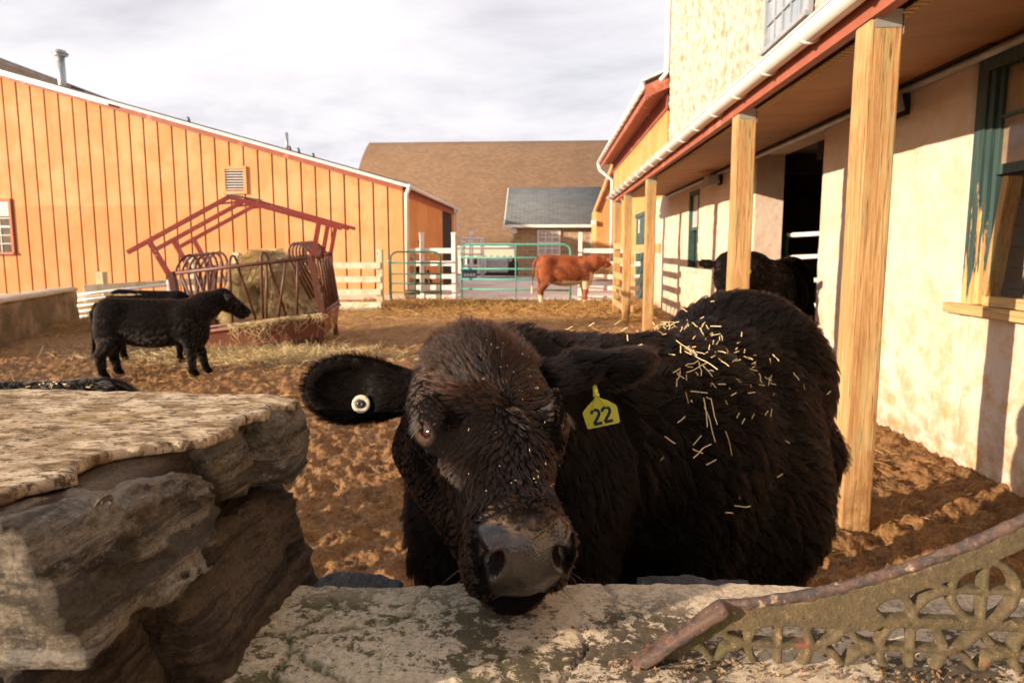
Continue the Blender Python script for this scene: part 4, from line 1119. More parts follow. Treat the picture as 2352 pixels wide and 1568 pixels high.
# hanging wisps on the tray
def scatter_fade(n_, cx, cy, sx, sy):
    return cx + RNG.normal(size=n_) * sx, cy + RNG.normal(size=n_) * sy
n_ = 34000
yy = np.exp(RNG.uniform(math.log(.95), math.log(9), n_)); xx = yy * RNG.uniform(-1.0, 1.0, n_)
k_ = (xx < 2.65) & (fbm(np.stack([xx, yy, 0 * xx], 1), 2.2, 3) + RNG.normal(size=n_) * .25 > -.12); loose(k_.sum(), (xx[k_], yy[k_]), .030 + .004 * yy[k_], M_straw, 'straw', 'straw fibres trodden into the brown mud', rad=.0009, zoff=.002)
n_ = 4000
yy = RNG.uniform(5, 16.5, n_); xx = RNG.uniform(-8, 2.3, n_)
loose(n_, (xx, yy), .14, M_gold, 'straw', 'golden straw litter spread over the far yard', rad=.0035, zoff=.0)
xs1, ys1 = scatter_fade(4500, -3.9, 7.8, .85, .30)
loose(len(xs1), (xs1, ys1), .16, M_hay, 'hay_litter', 'pale hay spilled on the mud in front of the feeder', rad=.0024, zoff=.01, flat=.35)
xs1, ys1 = scatter_fade(6000, -7.0, 10.3, .8, .5)
loose(len(xs1), (xs1, ys1), .16, M_gold, 'hay_litter', 'straw heap beside the mossy concrete wall', rad=.003, zoff=.02, flat=.35)
n_ = 14000
yy = 16.6 - np.abs(RNG.normal(size=n_)) * 1.4; xx = RNG.uniform(-5, 2.5, n_)
loose(n_, (xx, yy), .18, M_gold, 'straw', 'thick golden straw along the foot of the gates', rad=.005, zoff=.0, flat=.3)
# long stalks near the post
pts = []
for (a, b_) in (((2068, 1178), (2108, 1248)), ((2040, 1170), (2062, 1200)), ((2160, 1160), (2170, 1185))):
    pass
n_ = 160
xx = RNG.uniform(.9, 2.5, n_); yy = RNG.uniform(1.6, 4.5, n_)
loose(n_, (xx, yy), .10, M_straw, 'straw', 'loose long stalks on the mud round the near porch post', rad=.0025, zoff=.006)
# wisps over the tray edge
n_ = 130
xl = RNG.uniform(-.35, .95, n_) ; P0 = np.array([FT((x, -w_ * 0 - d_f - .02, zt + .04)) for x in xl])
pts = np.zeros((n_, 6, 3)); ln = RNG.random(n_) ** 2.2 * .32 + .03
grp = (np.round(xl * 7) / 7); 
for j in range(6):
    s = j / 5; pts[:, j] = P0 + np.stack([RNG.normal(size=n_) * .012 * j + .10 * s * np.sin(grp * 40), -.05 * s - RNG.random(n_) * .01, .03 * math.sin(s * 3) - ln * s * s], 1)
o = curves('hay_wisps', pts, np.array([.0022] * 6), M_hay); tag(o, 'hay wisps hanging over the front edge of the feeder tray', 'hay', kind='stuff')

# ================================================================== CATTLE
EYEN = np.array([.42, .72, .52]); EYEN /= np.linalg.norm(EYEN)
def headf(q, s=1.0, asc=0.86, ears=False):
    """head in local axes: a poll->nose, b to the animal's left, c up from the forehead (metres)"""
    q = q / s; q = q / np.array([asc, 1, 1], np.float32)
    d = ell(q, (.085, 0, -.045), (.14, .112, .085))
    d = smin(d, ell(q, (.16, 0, -.045), (.15, .098, .055)), .03)
    d = smin(d, rc(q, (.02, 0, -.02), (.06, 0, -.03), .07, .07), .04)
    d = smin(d, rc(q, (.17, 0, -.055), (.40, 0, -.052), .074, .050), .04)
    for sg in (-1, 1):
        d = smin(d, rc(q, (.07, sg * .066, -.135), (.33, sg * .024, -.125), .068, .040), .04)
        d = smin(d, ell(q, (.12, sg * .066, -.10), (.10, .044, .085)), .03)
        d = smin(d, ell(q, (.200, sg * .078, -.020), (.040, .034, .034)), .02)
        d = smin(d, rc(q, (.160, sg * .093, .004), (.222, sg * .076, .010), .014, .011), .010)
        d = smin(d, rc(q, (.185, sg * .103, -.046), (.236, sg * .088, -.036), .009, .008), .012)
    d = smin(d, ell(q, (.400, 0, -.068), (.064, .058, .056)), .03)
    d = smin(d, ell(q, (.388, 0, -.135), (.055, .046, .030)), .018)
    d = smin(d, ell(q, (.345, 0, -.148), (.06, .042, .034)), .025)
    for sg in (-1, 1):
        d = smin(d, ell(q, (.425, sg * .043, -.052), (.034, .020, .034)), .015)
        d = smin(d, ell(q, (.40, sg * .042, -.100), (.045, .024, .030)), .018)
        # nostril: slanted comma
        ca, sa = math.cos(sg * .55), math.sin(sg * .55)
        rot = np.array([[1, 0, 0], [0, ca, -sa], [0, sa, ca]])
        d = smax(d, -ell(q, (.462, sg * .043, -.050), (.036, .0115, .024), rot), .006)
        d = smax(d, -ell(q, (.448, sg * .056, -.036), (.026, .010, .010)), .008)
        nd = EYEN * np.array([1, sg, 1]); t1 = np.array([.93, -sg * .30, -.22]); t1 = t1 - nd * (t1 @ nd); t1 /= np.linalg.norm(t1); t2 = np.cross(nd, t1)
        d = smax(d, -ell(q, np.array([.205, sg * .080, -.020]) + nd * .034, (.0190, .0076, .024), np.stack([t1, t2, nd], 1)), .003)
    d = smax(d, -ell(q, (.452, 0, -.117), (.055, .050, .0045)), .006)
    return d * s * .9

M_skin = simple('black_hide', (0.0045, 0.0035, 0.003), (0.007, 0.005, 0.004), 20, .9, .003, 60, spec=.03)
def nosemat():
    t = NT('nose_leather'); vv_ = t.vor(260)
    c = t.mix(t.rng(t.noise(16, 5, .6), .4, .65), (0.020, 0.013, 0.010), (0.050, 0.026, 0.015))
    z = t.xyz()[2]
    dust = t.math('MULTIPLY', t.rng(t.noise(60, 6, .8), .5, .62), t.rng(z, 1.085, 1.12, 0, 1))
    c = t.mix(t.math('MULTIPLY', dust, .7), c, (0.20, 0.12, 0.04))
    t.col(c).rough(t.rng(t.noise(30, 4, .6), .3, .7, .16, .34)).spec(.8).bump(vv_, -.0006, .5)
    return t.m
M_nose = nosemat()
M_eyeskin = simple('eyelid_skin', (0.15, 0.07, 0.038), (0.08, 0.04, 0.024), 30, .5, .002, 120, spec=.5)
t_ = NT('eyeball'); t_.col(t_.mix(t_.rng(t_.noise(60, 3, .5), .4, .6), (0.012, 0.006, 0.004), (0.05, 0.018, 0.008))).rough(.12).spec(.5); t_.b.inputs['Coat Weight'].default_value = .25; t_.b.inputs['Coat Roughness'].default_value = .02
M_eye = t_.m

def cowhide():
    t = NT('cow_hide'); vv_ = t.vor(260)
    an = t.n('Attribute', attribute_name='nose').outputs['Fac']; ae = t.n('Attribute', attribute_name='eyeskin').outputs['Fac']
    c = t.mix(t.rng(t.noise(16, 5, .6), .4, .65), (0.010, 0.007, 0.006), (0.024, 0.013, 0.009))
    dust = t.math('MULTIPLY', t.rng(t.noise(60, 6, .8), .46, .60), t.rng(t.xyz()[2], 1.08, 1.105, 0, 1))
    c = t.mix(t.math('MULTIPLY', dust, .8), c, (0.22, 0.13, 0.045))
    c = t.mix(an, (.005, .004, .0035), c); c = t.mix(ae, c, t.mix(t.noise(90, 5, .6), (0.085, 0.047, 0.030), (0.030, 0.019, 0.013)))
    t.col(c).rough(t.mix(an, t.mix(ae, (.9,) * 3, (.7,) * 3), t.rng(t.noise(30, 4, .6), .3, .7, .16, .32)))
    sp = t.mix(an, t.mix(ae, (.03,) * 3, (.15,) * 3), (.8,) * 3); t.l(sp, t.b.inputs['Specular IOR Level'])
    t.bump(vv_, -.0007, .6); return t.m
M_cowhide = cowhide()
# ---------- the big black cow with its chin on the ledge
HB = np.array([[.2677, .9562, .1187], [-.9027, .2920, -.3162], [-.3369, -.0225, .9413]])
HO = np.array([-.117, .985, 1.228])
def tohead(p): return (p - HO.astype(np.float32)) @ HB.astype(np.float32)
def toworld(l): return HO + HB @ (np.array(l) * np.array([.86, 1, 1]))
def bodyf(p):
    d = chain(p, [((-.07, 1.10, 1.10), .125), ((.08, 1.32, 1.00), .20), ((.27, 1.50, .925), .25), ((.46, 1.76, .90), .265), ((.64, 2.02, .985), .262), ((.72, 2.20, .965), .215)], .08)
    d = smin(d, ell(p, (-.06, 1.17, .90), (.215, .20, .34)), .08)
    d = smin(d, ell(p, (.24, 1.48, .78), (.27, .27, .36)), .08)
    d = smin(d, ell(p, (.46, 1.76, .74), (.33, .42, .33)), .08)
    d = smin(d, ell(p, (.66, 2.06, .86), (.235, .26, .34)), .08)
    pr = np.array([.84, -.54, 0])
    for sg in (-1, 1):
        h = np.array([.70, 2.12, 0]) + pr * sg * .14
        d = smin(d, chain(p, [(h + (0, 0, .72), .17), (h + (.0, .02, .42), .095), (h + (.04, .07, .30), .058), (h + (.0, .02, .10), .048), (h + (-.03, -.03, .02), .058)], .05), .06)
        f_ = np.array([.25, 1.44, 0]) + pr * sg * .15
        d = smin(d, chain(p, [(f_ + (0, 0, .55), .11), (f_ + (0, 0, .36), .065), (f_ + (0, .02, .10), .045), (f_ + (-.02, -.03, .02), .055)], .05), .06)
    d = smin(d, chain(p, [((.80, 2.38, 1.12), .03), ((.86, 2.44, 1.02), .025), ((.87, 2.43, .62), .018), ((.88, 2.42, .38), .035)], .02), .02)
    return d + .006 * fbm(p, 9, 2)
def cowf(p):
    return smin(bodyf(p), headf(tohead(p)), .045)
cow = thing('cow', (.4, 1.8, 0), 'large shaggy black cow with yellow ear tag resting its chin on the ledge', 'cow')
V1, Q1 = nets(cowf, (-.45, .58, .84), (.22, 1.14, 1.36), .003)
V2, Q2 = nets(cowf, (-.5, .9, -.05), (1.35, 3.15, 1.5), .014)
c2 = V2[Q2].mean(1)
inb = (c2[:, 0] > -.43) & (c2[:, 0] < .20) & (c2[:, 1] < 1.12) & (c2[:, 2] > .86) & (c2[:, 2] < 1.34)
c1 = V1[Q1].mean(1)
Q1 = Q1[(c1[:, 0] > -.44) & (c1[:, 0] < .212) & (c1[:, 1] < 1.135) & (c1[:, 2] > .848)]
Q2 = Q2[~inb]
Vc = np.concatenate([V1, V2]); Qc = np.concatenate([Q1, Q2 + len(V1)])
body = link_np('body', Vc, Qc, M_cowhide, cow)
hc_l = tohead(Vc[Qc].mean(1)) / np.array([.86, 1, 1])
def nosemask(l):
    a, b_, c_ = l[:, 0], l[:, 1], l[:, 2]
    pad = (a > .414) & (c_ > -.114) & (c_ < -.012) & (np.abs(b_) < .029 + .023 * np.clip((c_ + .10) / .06, 0, 1))
    lip = (a > .405) & (c_ < -.112) & (c_ > -.131) & (np.abs(b_) < .048)
    return pad | lip
def eyemask(l, r=.022):
    m = np.zeros(len(l), bool)
    for sg in (-1, 1):
        ec = np.array([.205, sg * .080, -.022]) + EYEN * np.array([1, sg, 1]) * .026
        m |= (((l - ec) * np.array([.75, 1, 1.2])) ** 2).sum(1) < (r * 1.25) ** 2
    return m
lv = tohead(Vc) / np.array([.86, 1, 1])
def sst(x, a, b): t = np.clip((x - a) / (b - a), 0, 1); return t * t * (3 - 2 * t)
wv_ = .004 * fbm(Vc, 60, 2)
na = sst(lv[:, 0] + wv_, .404, .418) * sst(lv[:, 2] + wv_, -.120, -.110) * sst(-lv[:, 2] + wv_, .002, .014) * sst(.031 + .024 * np.clip((lv[:, 2] + .10) / .06, 0, 1) - np.abs(lv[:, 1]) + wv_, -.004, .006)
ea = np.zeros(len(Vc))
for sg in (-1, 1):
    de = np.sqrt((((lv - (np.array([.206, sg * .080, -.025]) + EYEN * np.array([1, sg, 1]) * .026)) * np.array([.72, 1, 1.1])) ** 2).sum(1))
    ea = np.maximum(ea, 1 - sst(de, .010, .021))
for nm_, vv2 in (('nose', na), ('eyeskin', ea)):
    at_ = body.data.attributes.new(nm_, 'FLOAT', 'POINT'); at_.data.foreach_set('value', vv2.astype(np.float32))
for sg in (-1, 1):
    e0 = toworld((.205, sg * .080, -.020))
    V, Q = nets(lambda p: ell(p, e0, (.0242, .0242, .0242)), e0 - .033, e0 + .033, .0025)
    link_np('eyeball', V, Q, M_eye, cow)
# ---- fur
M_fur = hairmat('black_fur', mel=1.0, red=.40, rough=.30, rrough=.40, rand=.2, ior=1.33)
M_furhead = hairmat('sunlit_black_fur', mel=.82, red=.60, rough=.26, rrough=.35, rand=.4, ior=1.45)  # black head fur, with the brown of sunlight put into its pigment
M_fur2 = hairmat('black_coat', mel=.97, red=.5, rough=.32, rrough=.35, rand=.35, ior=1.55)
M_lash = hairmat('dark_lash', color=(.03, .022, .016), rough=.4)
Vh = V1; Qh = Q1
def hl(p): return tohead(p) / np.array([.86, 1, 1])
def whead(c):
    l = hl(c); m = (~nosemask(l)) & (~eyemask(l, .011)) & (l[:, 0] < .47)
    near = np.where(l[:, 0] > .36, 1.6, 1.0) * np.where(l[:, 2] > -.10, 1.5, .8)
    return m * near * (c[:, 1] < 1.10)
p, n = sample(Vh, Qh, 110000, whead)
l = hl(p); a_, b_, c_ = l.T
W_ = np.array([.205, .012])
rad2 = np.stack([(a_ - W_[0]), (b_ - W_[1]) * 1.2], 1); rr2 = nrm(rad2)
fl_loc = np.stack([rr2[:, 0] * .8, rr2[:, 1] + .25 * np.sin(a_ * 60), np.zeros(len(a_))], 1)
side = np.clip((np.abs(b_) - .07) / .03, 0, 1)[:, None]
low = np.clip((-c_ - .05) / .04, 0, 1)[:, None]
w_s = np.maximum(side, low)
fl_loc = fl_loc * (1 - w_s) + np.array([-.35, 0, -1.0]) * w_s
mz = np.clip((a_ - .37) / .03, 0, 1)[:, None]
fl_loc = fl_loc * (1 - mz) + np.stack([-.6 * np.ones(len(a_)), np.sign(b_) * .6, -.8 * np.ones(len(a_))], 1) * mz
flow = fl_loc @ HB.T
ln = .010 + .012 * np.clip((.26 - a_) / .12, 0, 1) * np.clip((.085 - np.abs(b_)) / .02, 0, 1) * (c_ > -.06)
ln = ln + .018 * np.clip((.06 - a_) / .05, 0, 1)
ln = ln + .006 * np.clip((a_ - .20) / .1, 0, 1) * (c_ > -.09); ln = np.where(a_ > .375, .009, ln); ln = np.where(eyemask(l, .034), .007, ln)
ish = headf(tohead(p)) < bodyf(p) + .012
fur('fur', p[ish], n[ish], flow[ish], ln[ish], M_furhead, cow, lift=.42, k=5, rad=.00036, clump=.72, nclump=4600, wig=.5, gscale=26)
fur('fur', p[~ish], n[~ish], flow[~ish], .026, M_fur, cow, lift=.38, k=5, rad=.0004, clump=.6, nclump=1800, wig=.5, gscale=14)
# curly tuft on the poll and brow
def wt_(c):
    l = hl(c); return (l[:, 0] < .10) & (np.abs(l[:, 1]) < .08) & (l[:, 2] > -.02)
p, n = sample(Vh, Qh, 7000, wt_)
l = hl(p); fl_ = (np.stack([-(l[:, 0] * 0 + .5), l[:, 1] * 10, .5 + 0 * l[:, 0]], 1)) @ HB.T
fur('poll_tuft', p, n, fl_, .036, M_furhead, cow, lift=.7, k=6, rad=.0003, clump=.55, nclump=350, wig=.6, curl=.003, gscale=25)
# neck + body
Vb = V2; Qb = Q2
p, n = sample(Vb, Qb, 150000, lambda c: np.where(c[:, 2] < .25, .15, 1.0) * np.where(c[:, 1] < 1.9, 1.5, 1.0))
bd = nrm(np.array([[.45, .75, 0]]))[0]
f1 = bd * .55 + np.array([0, 0, -1.0]); top = np.clip((n[:, 2] - .3) / .5, 0, 1)[:, None]
flow = f1 * (1 - top) + (bd + np.array([.2, -.1, 0])) * top
swirl = np.stack([fbm(p + 3, 3.2, 2), fbm(p + 8, 3.2, 2), fbm(p + 12, 3.2, 2)], 1)
fur('fur', p, n, flow + swirl * .55, .042, M_fur, cow, lift=.32, k=6, rad=.00042, clump=.78, nclump=4200, wig=.45, curl=.0015, gscale=9)
# lashes
for sg in (-1, 1):
    m_ = 26; tt = RNG.random(m_)
    base = np.array([toworld((.172 + .045 * x, sg * (.108 - .012 * abs(x - .5)), -.004)) for x in tt])
    dirs = (HB @ np.array([[.2], [sg * .8], [-.75]])).T + RNG.normal(size=(m_, 3)) * .12
    P5 = np.stack([base + nrm(dirs) * s * .017 + np.array([0, 0, -.006]) * s * s for s in np.linspace(0, 1, 4)], 1)
    curves('lashes', P5, np.array([.0004, .0003, .0002, .0001]), M_lash, cow)
# whiskers at the muzzle
m_ = 24; bb = RNG.uniform(-1, 1, m_)
base = np.array([toworld((.40 + .03 * RNG.random(), .062 * np.sign(x) * (.7 + .3 * abs(x)), -.09 - .05 * RNG.random())) for x in bb])
dirs = np.stack([np.sign(bb) * .9, -.4 + 0 * bb, -.35 + 0 * bb], 1) + RNG.normal(size=(m_, 3)) * .3
P5 = np.stack([base + nrm(dirs) * s * .035 + np.array([0, 0, -.008]) * s * s for s in np.linspace(0, 1, 5)], 1)
curves('whiskers', P5, np.array([.00028, .00024, .0002, .00015, .0001]), M_lash, cow)

# ---- ears
def make_ear(c, e1, e3, Lh, Hh, root, rr_, cup=.016, tilt=0, name='ear', droop=0.0):
    e1 = nrm(np.array(e1, float)); e3 = np.array(e3, float); e3 = nrm(e3 - e1 * (e3 @ e1)); e2 = np.cross(e3, e1)
    if e2[2] < 0: e2 = -e2
    Bm = np.stack([e1, e2, e3], 1); c = np.array(c, float)
    def f(p):
        q = (p - c.astype(np.float32)) @ Bm.astype(np.float32)
        q = q.copy(); q[:, 2] += droop * q[:, 0] ** 2 * 8
        hh = Hh
        d = smin(ell(q, (0, 0, 0), (Lh, hh, .026)), ell(q, (Lh * .35, -.004, 0), (Lh * .62, hh * .92, .020)), .02)
        d = smax(d, -ell(q, (Lh * .05, 0, cup + .012), (Lh * .82, hh * .80, .026)), .006)
        d = smin(d, rc(p, root, c - e1 * Lh * .6, rr_, rr_ * .8), .03)
        return d * .8
    V, Q = nets(f, c - .22, c + .22, .004)
    return V, Q, Bm, c
earL = make_ear((-.312, .985, 1.170), (-1, -.02, .06), (-.12, -1, .10), .087, .053, (-.19, .985, 1.165), .036)
earR = make_ear((.112, 1.085, 1.186), (.95, .30, -.02), (.25, -.62, -.75), .085, .052, (.0, 1.03, 1.172), .036, cup=.014, droop=.3)
for (V, Q, Bm, c), nm in ((earL, 'L'), (earR, 'R')):
    eo = link_np('ear', V, Q, M_skin, cow)
    for ch in ():
        pass
    p, n = sample(V, Q, 15000)
    q = (p - c) @ Bm
    inner = (n @ Bm[:, 2] > .3) & (np.abs(q[:, 1]) < .05)
    loc = np.stack([np.full(len(q), .9), q[:, 1] * 14, np.zeros(len(q))], 1)
    fl_ = loc @ Bm.T
    ln = np.where(inner, .012, .016 + .008 * (q[:, 1] < -.02))
    fur('ear_fur', p, n, fl_, ln * (1.5 if nm == 'R' else 1), M_fur2 if nm == 'R' else M_fur, eo, lift=.35, k=5, rad=.00030, clump=.5, nclump=900, wig=.35, gscale=22)
    if nm == 'L':
        m_ = 1500; ph = RNG.random(m_) * 6.283
        rim = c + Bm @ np.stack([.09 * np.cos(ph), .054 * np.sin(ph), 0 * ph])[:, :].reshape(3, -1).mean(1) * 0
        base = c + (np.stack([.085 * np.cos(ph), .050 * np.sin(ph), .006 + 0 * ph], 1) @ Bm.T)
        dirs = np.stack([np.cos(ph) * .5 + .6, np.sin(ph), .5 + 0 * ph], 1) @ Bm.T + RNG.normal(size=(m_, 3)) * .3
        P5 = np.stack([base + nrm(dirs) * s * .016 for s in np.linspace(0, 1, 5)], 1)
        curves('ear_rim_hair', P5, np.array([.0003, .00026, .0002, .00015, .0001]), M_fur, eo)
# ---- ear button (left in the picture)
M_ivory = simple('ivory_plastic', (0.62, 0.56, 0.42), (0.52, 0.45, 0.32), 60, .45, .0004, 200, dirt=(.25, .2, .13), dscale=90)
M_blackpl = simple('black_plastic', (0.02, 0.02, 0.022), (0.03, 0.03, 0.03), 20, .3, 0)
bc = np.array((-.302, .962, 1.150)); bn = nrm(np.array([.05, -1, .22]))
def disc(c, n, r0, r1, h0, h1, nseg=32):
    u_ = nrm(np.cross(n, (0, 0, 1))); v_ = np.cross(u_, n); m = MB(); V = []
    prof_ = [(r0, h0), (r1, h0), (r1, h1 - .001), (r1 - .001, h1), (r0, h1)]
    k = len(prof_)
    for i in range(nseg):
        a = 2 * math.pi * i / nseg
        V += [c + n * h + (u_ * math.cos(a) + v_ * math.sin(a)) * r for r, h in prof_]
    m.add(V, [(i * k + j, i * k + (j + 1) % k, ((i + 1) % nseg) * k + (j + 1) % k, ((i + 1) % nseg) * k + j) for i in range(nseg) for j in range(k)], True)
    return m
button = disc(bc, bn, .0062, .0150, 0, .004).build('ear_button', M_ivory, cow); button['label'] = 'round ivory button tag with black centre'
disc(bc, bn, .0001, .0066, -.002, .0065).build('button_centre', M_blackpl, button)
disc(bc, bn, .0075, .0083, .0038, .0045).build('button_ring', M_blackpl, button)
MB().tube([bc - bn * .03, bc], .005, 8).build('button_pin', M_blackpl, button)
# ---- yellow tag
M_tag = simple('yellow_tag', (0.62, 0.56, 0.045), (0.54, 0.48, 0.035), 30, .45, .0004, 90, dirt=(.28, .24, .03), dscale=40, dlo=.6, dhi=.7)
M_ink = simple('tag_ink', (0.012, 0.016, 0.028), None, 5, .6, 0)
tcn = np.array((.092, 1.0, 1.128))
tn = nrm(np.array([-.10, -1, .12])); tu = nrm(np.cross(tn, np.array([math.sin(-.17) * 1.0, 0, math.cos(-.17)]))); 
tu = nrm(np.cross(np.array([0, 0, 1.]), tn)); 
if tu[0] < 0: tu = -tu
tv = np.cross(tu, tn); tv = tv if tv[2] > 0 else -tv
ca, sa = math.cos(.27), math.sin(.27); tu, tv = tu * ca + tv * sa, tv * ca - tu * sa
S_ = .00074
out2 = [(-36, -26), (-38, -22), (-40, 10), (-38, 15), (-24, 26), (-8, 36), (-5, 42), (5, 42), (8, 36), (22, 28), (37, 14), (39, 9), (37, -23), (34, -27)]
m = MB(); m.poly([tcn + tu * x * S_ + tv * y * S_ for x, y in out2], tn * .0016)
tagp = m.build('ear_tag', M_tag, cow, bevel=.0006); tagp['label'] = 'yellow plastic ear tag with the number 22'
m = MB(); m.tube([tcn + tv * 46 * S_, tcn + tv * 40 * S_ + tn * .002], [.006, .005], 10); 
for s_ in (-1, 1): m.beam(tcn + tv * 44 * S_ + tu * s_ * .001 + tn * .001, tcn + tv * 14 * S_ + tu * s_ * .012 + tn * .003, .0016, .002)
m.tube([tcn + tv * 46 * S_, tcn + tv * 60 * S_ - tn * .025], .0045, 8)
m.build('tag_stem', M_tag, tagp)
def two(ox):
    """digit 2 as a stroked path"""
    P_ = [(-9, 9), (-7.5, 13.5), (-3, 16.5), (2, 16.5), (7, 14), (8.5, 9.5), (7.2, 4.5), (2.5, -1.5), (-3, -7.5), (-8.5, -14)]
    return [(x + ox, y) for x, y in P_], [(-9 + ox, -15), (10 + ox, -15)]
m = MB(); wd = 6.6
def stroke(P_):
    P_ = [np.array(q, float) for q in P_]; L_ = []; R_ = []
    for i, q in enumerate(P_):
        d = P_[min(i + 1, len(P_) - 1)] - P_[max(i - 1, 0)]; d /= np.linalg.norm(d); nn = np.array([-d[1], d[0]]) * wd / 2
        L_.append(q + nn); R_.append(q - nn)
    V = []
    for q in L_ + R_:
        V.append(tcn + tu * q[0] * S_ + tv * q[1] * S_ + tn * .0019)
    k = len(P_); V2_ = [v + tn * .0003 for v in V]
    m.add(V + V2_, [(i, i + 1, k + i + 1, k + i) for i in range(k - 1)] + [(2 * k + i, 2 * k + i + 1, 3 * k + i + 1, 3 * k + i) for i in range(k - 1)])
for ox in (-11.5, 13):
    a, b_ = two(ox); stroke([(x, y - 3) for x, y in a]); stroke([(x, y - 3) for x, y in b_])
m.build('number', M_ink, tagp)

# ---- straw lying on the back
def surf_scatter(n_, cfun, length, name, label, rad, mat):
    p, n = sample(V2, Q2, n_, cfun)
    az = RNG.normal(size=(n_, 3)) + (np.array([.5, -.3, -.6]) * 1.1 if length > .05 else 0); t = nrm(az - n * (az * n).sum(1, keepdims=True)) 
    Ln = length * (.35 + .9 * RNG.random(n_) ** 1.5)
    pts = np.stack([p + n * .034 + t * (s * Ln)[:, None] + n * (.004 * math.sin(s * 3)) for s in (-.5, -.15, .15, .5)], 1)
    pts[:, :, 2] += RNG.normal(size=(n_, 1)) * .004 - .010; pts[:, 1:3] += RNG.normal(size=(n_, 2, 3)) * (Ln * .022)[:, None, None]
    o = curves(name, pts, np.full(4, rad), mat); tag(o, label, 'straw', kind='stuff')
M_palestraw = strawmat('pale_straw', (0.62, 0.43, 0.18), (0.78, 0.62, 0.36), (.40, .26, .09))
def blob(cx, cy, cz, s): return lambda c: np.exp(-(((c[:, 0] - cx) / s[0]) ** 2 + ((c[:, 1] - cy) / s[1]) ** 2 + ((c[:, 2] - cz) / s[2]) ** 2)) + 1e-9
surf_scatter(18, blob(.28, 1.36, 1.06, (.06, .08, .06)), .060, 'straw', 'long pale straws piled on the black cow\'s shoulder', .0010, M_palestraw)
surf_scatter(115, blob(.34, 1.52, 1.08, (.13, .22, .10)), .018, 'straw', 'short straw chips sprinkled over the black cow\'s back', .0011, M_palestraw)
surf_scatter(45, blob(.40, 1.65, 1.0, (.3, .5, .3)), .030, 'straw', 'scattered straws caught in the black cow\'s flank', .0012, M_palestraw)
# seeds on the face
p, n = sample(Vh, Qh, 75, lambda c: whead(c) * (hl(c)[:, 2] > -.05) * (hl(c)[:, 0] < .38) * np.exp(-((hl(c)[:, 1] - .02) / .045) ** 2))
az = RNG.normal(size=p.shape); t = nrm(az - n * (az * n).sum(1, keepdims=True)); Ln = .0015 + .004 * RNG.random(len(p)) ** 2
pts = np.stack([p + n * .010 + t * (s * Ln)[:, None] for s in (-.5, 0, .5)], 1)
o = curves('hay_crumbs', pts, np.full(3, .00032), M_palestraw); tag(o, 'hay crumbs stuck in the forelock of the black cow', 'hay', kind='stuff')

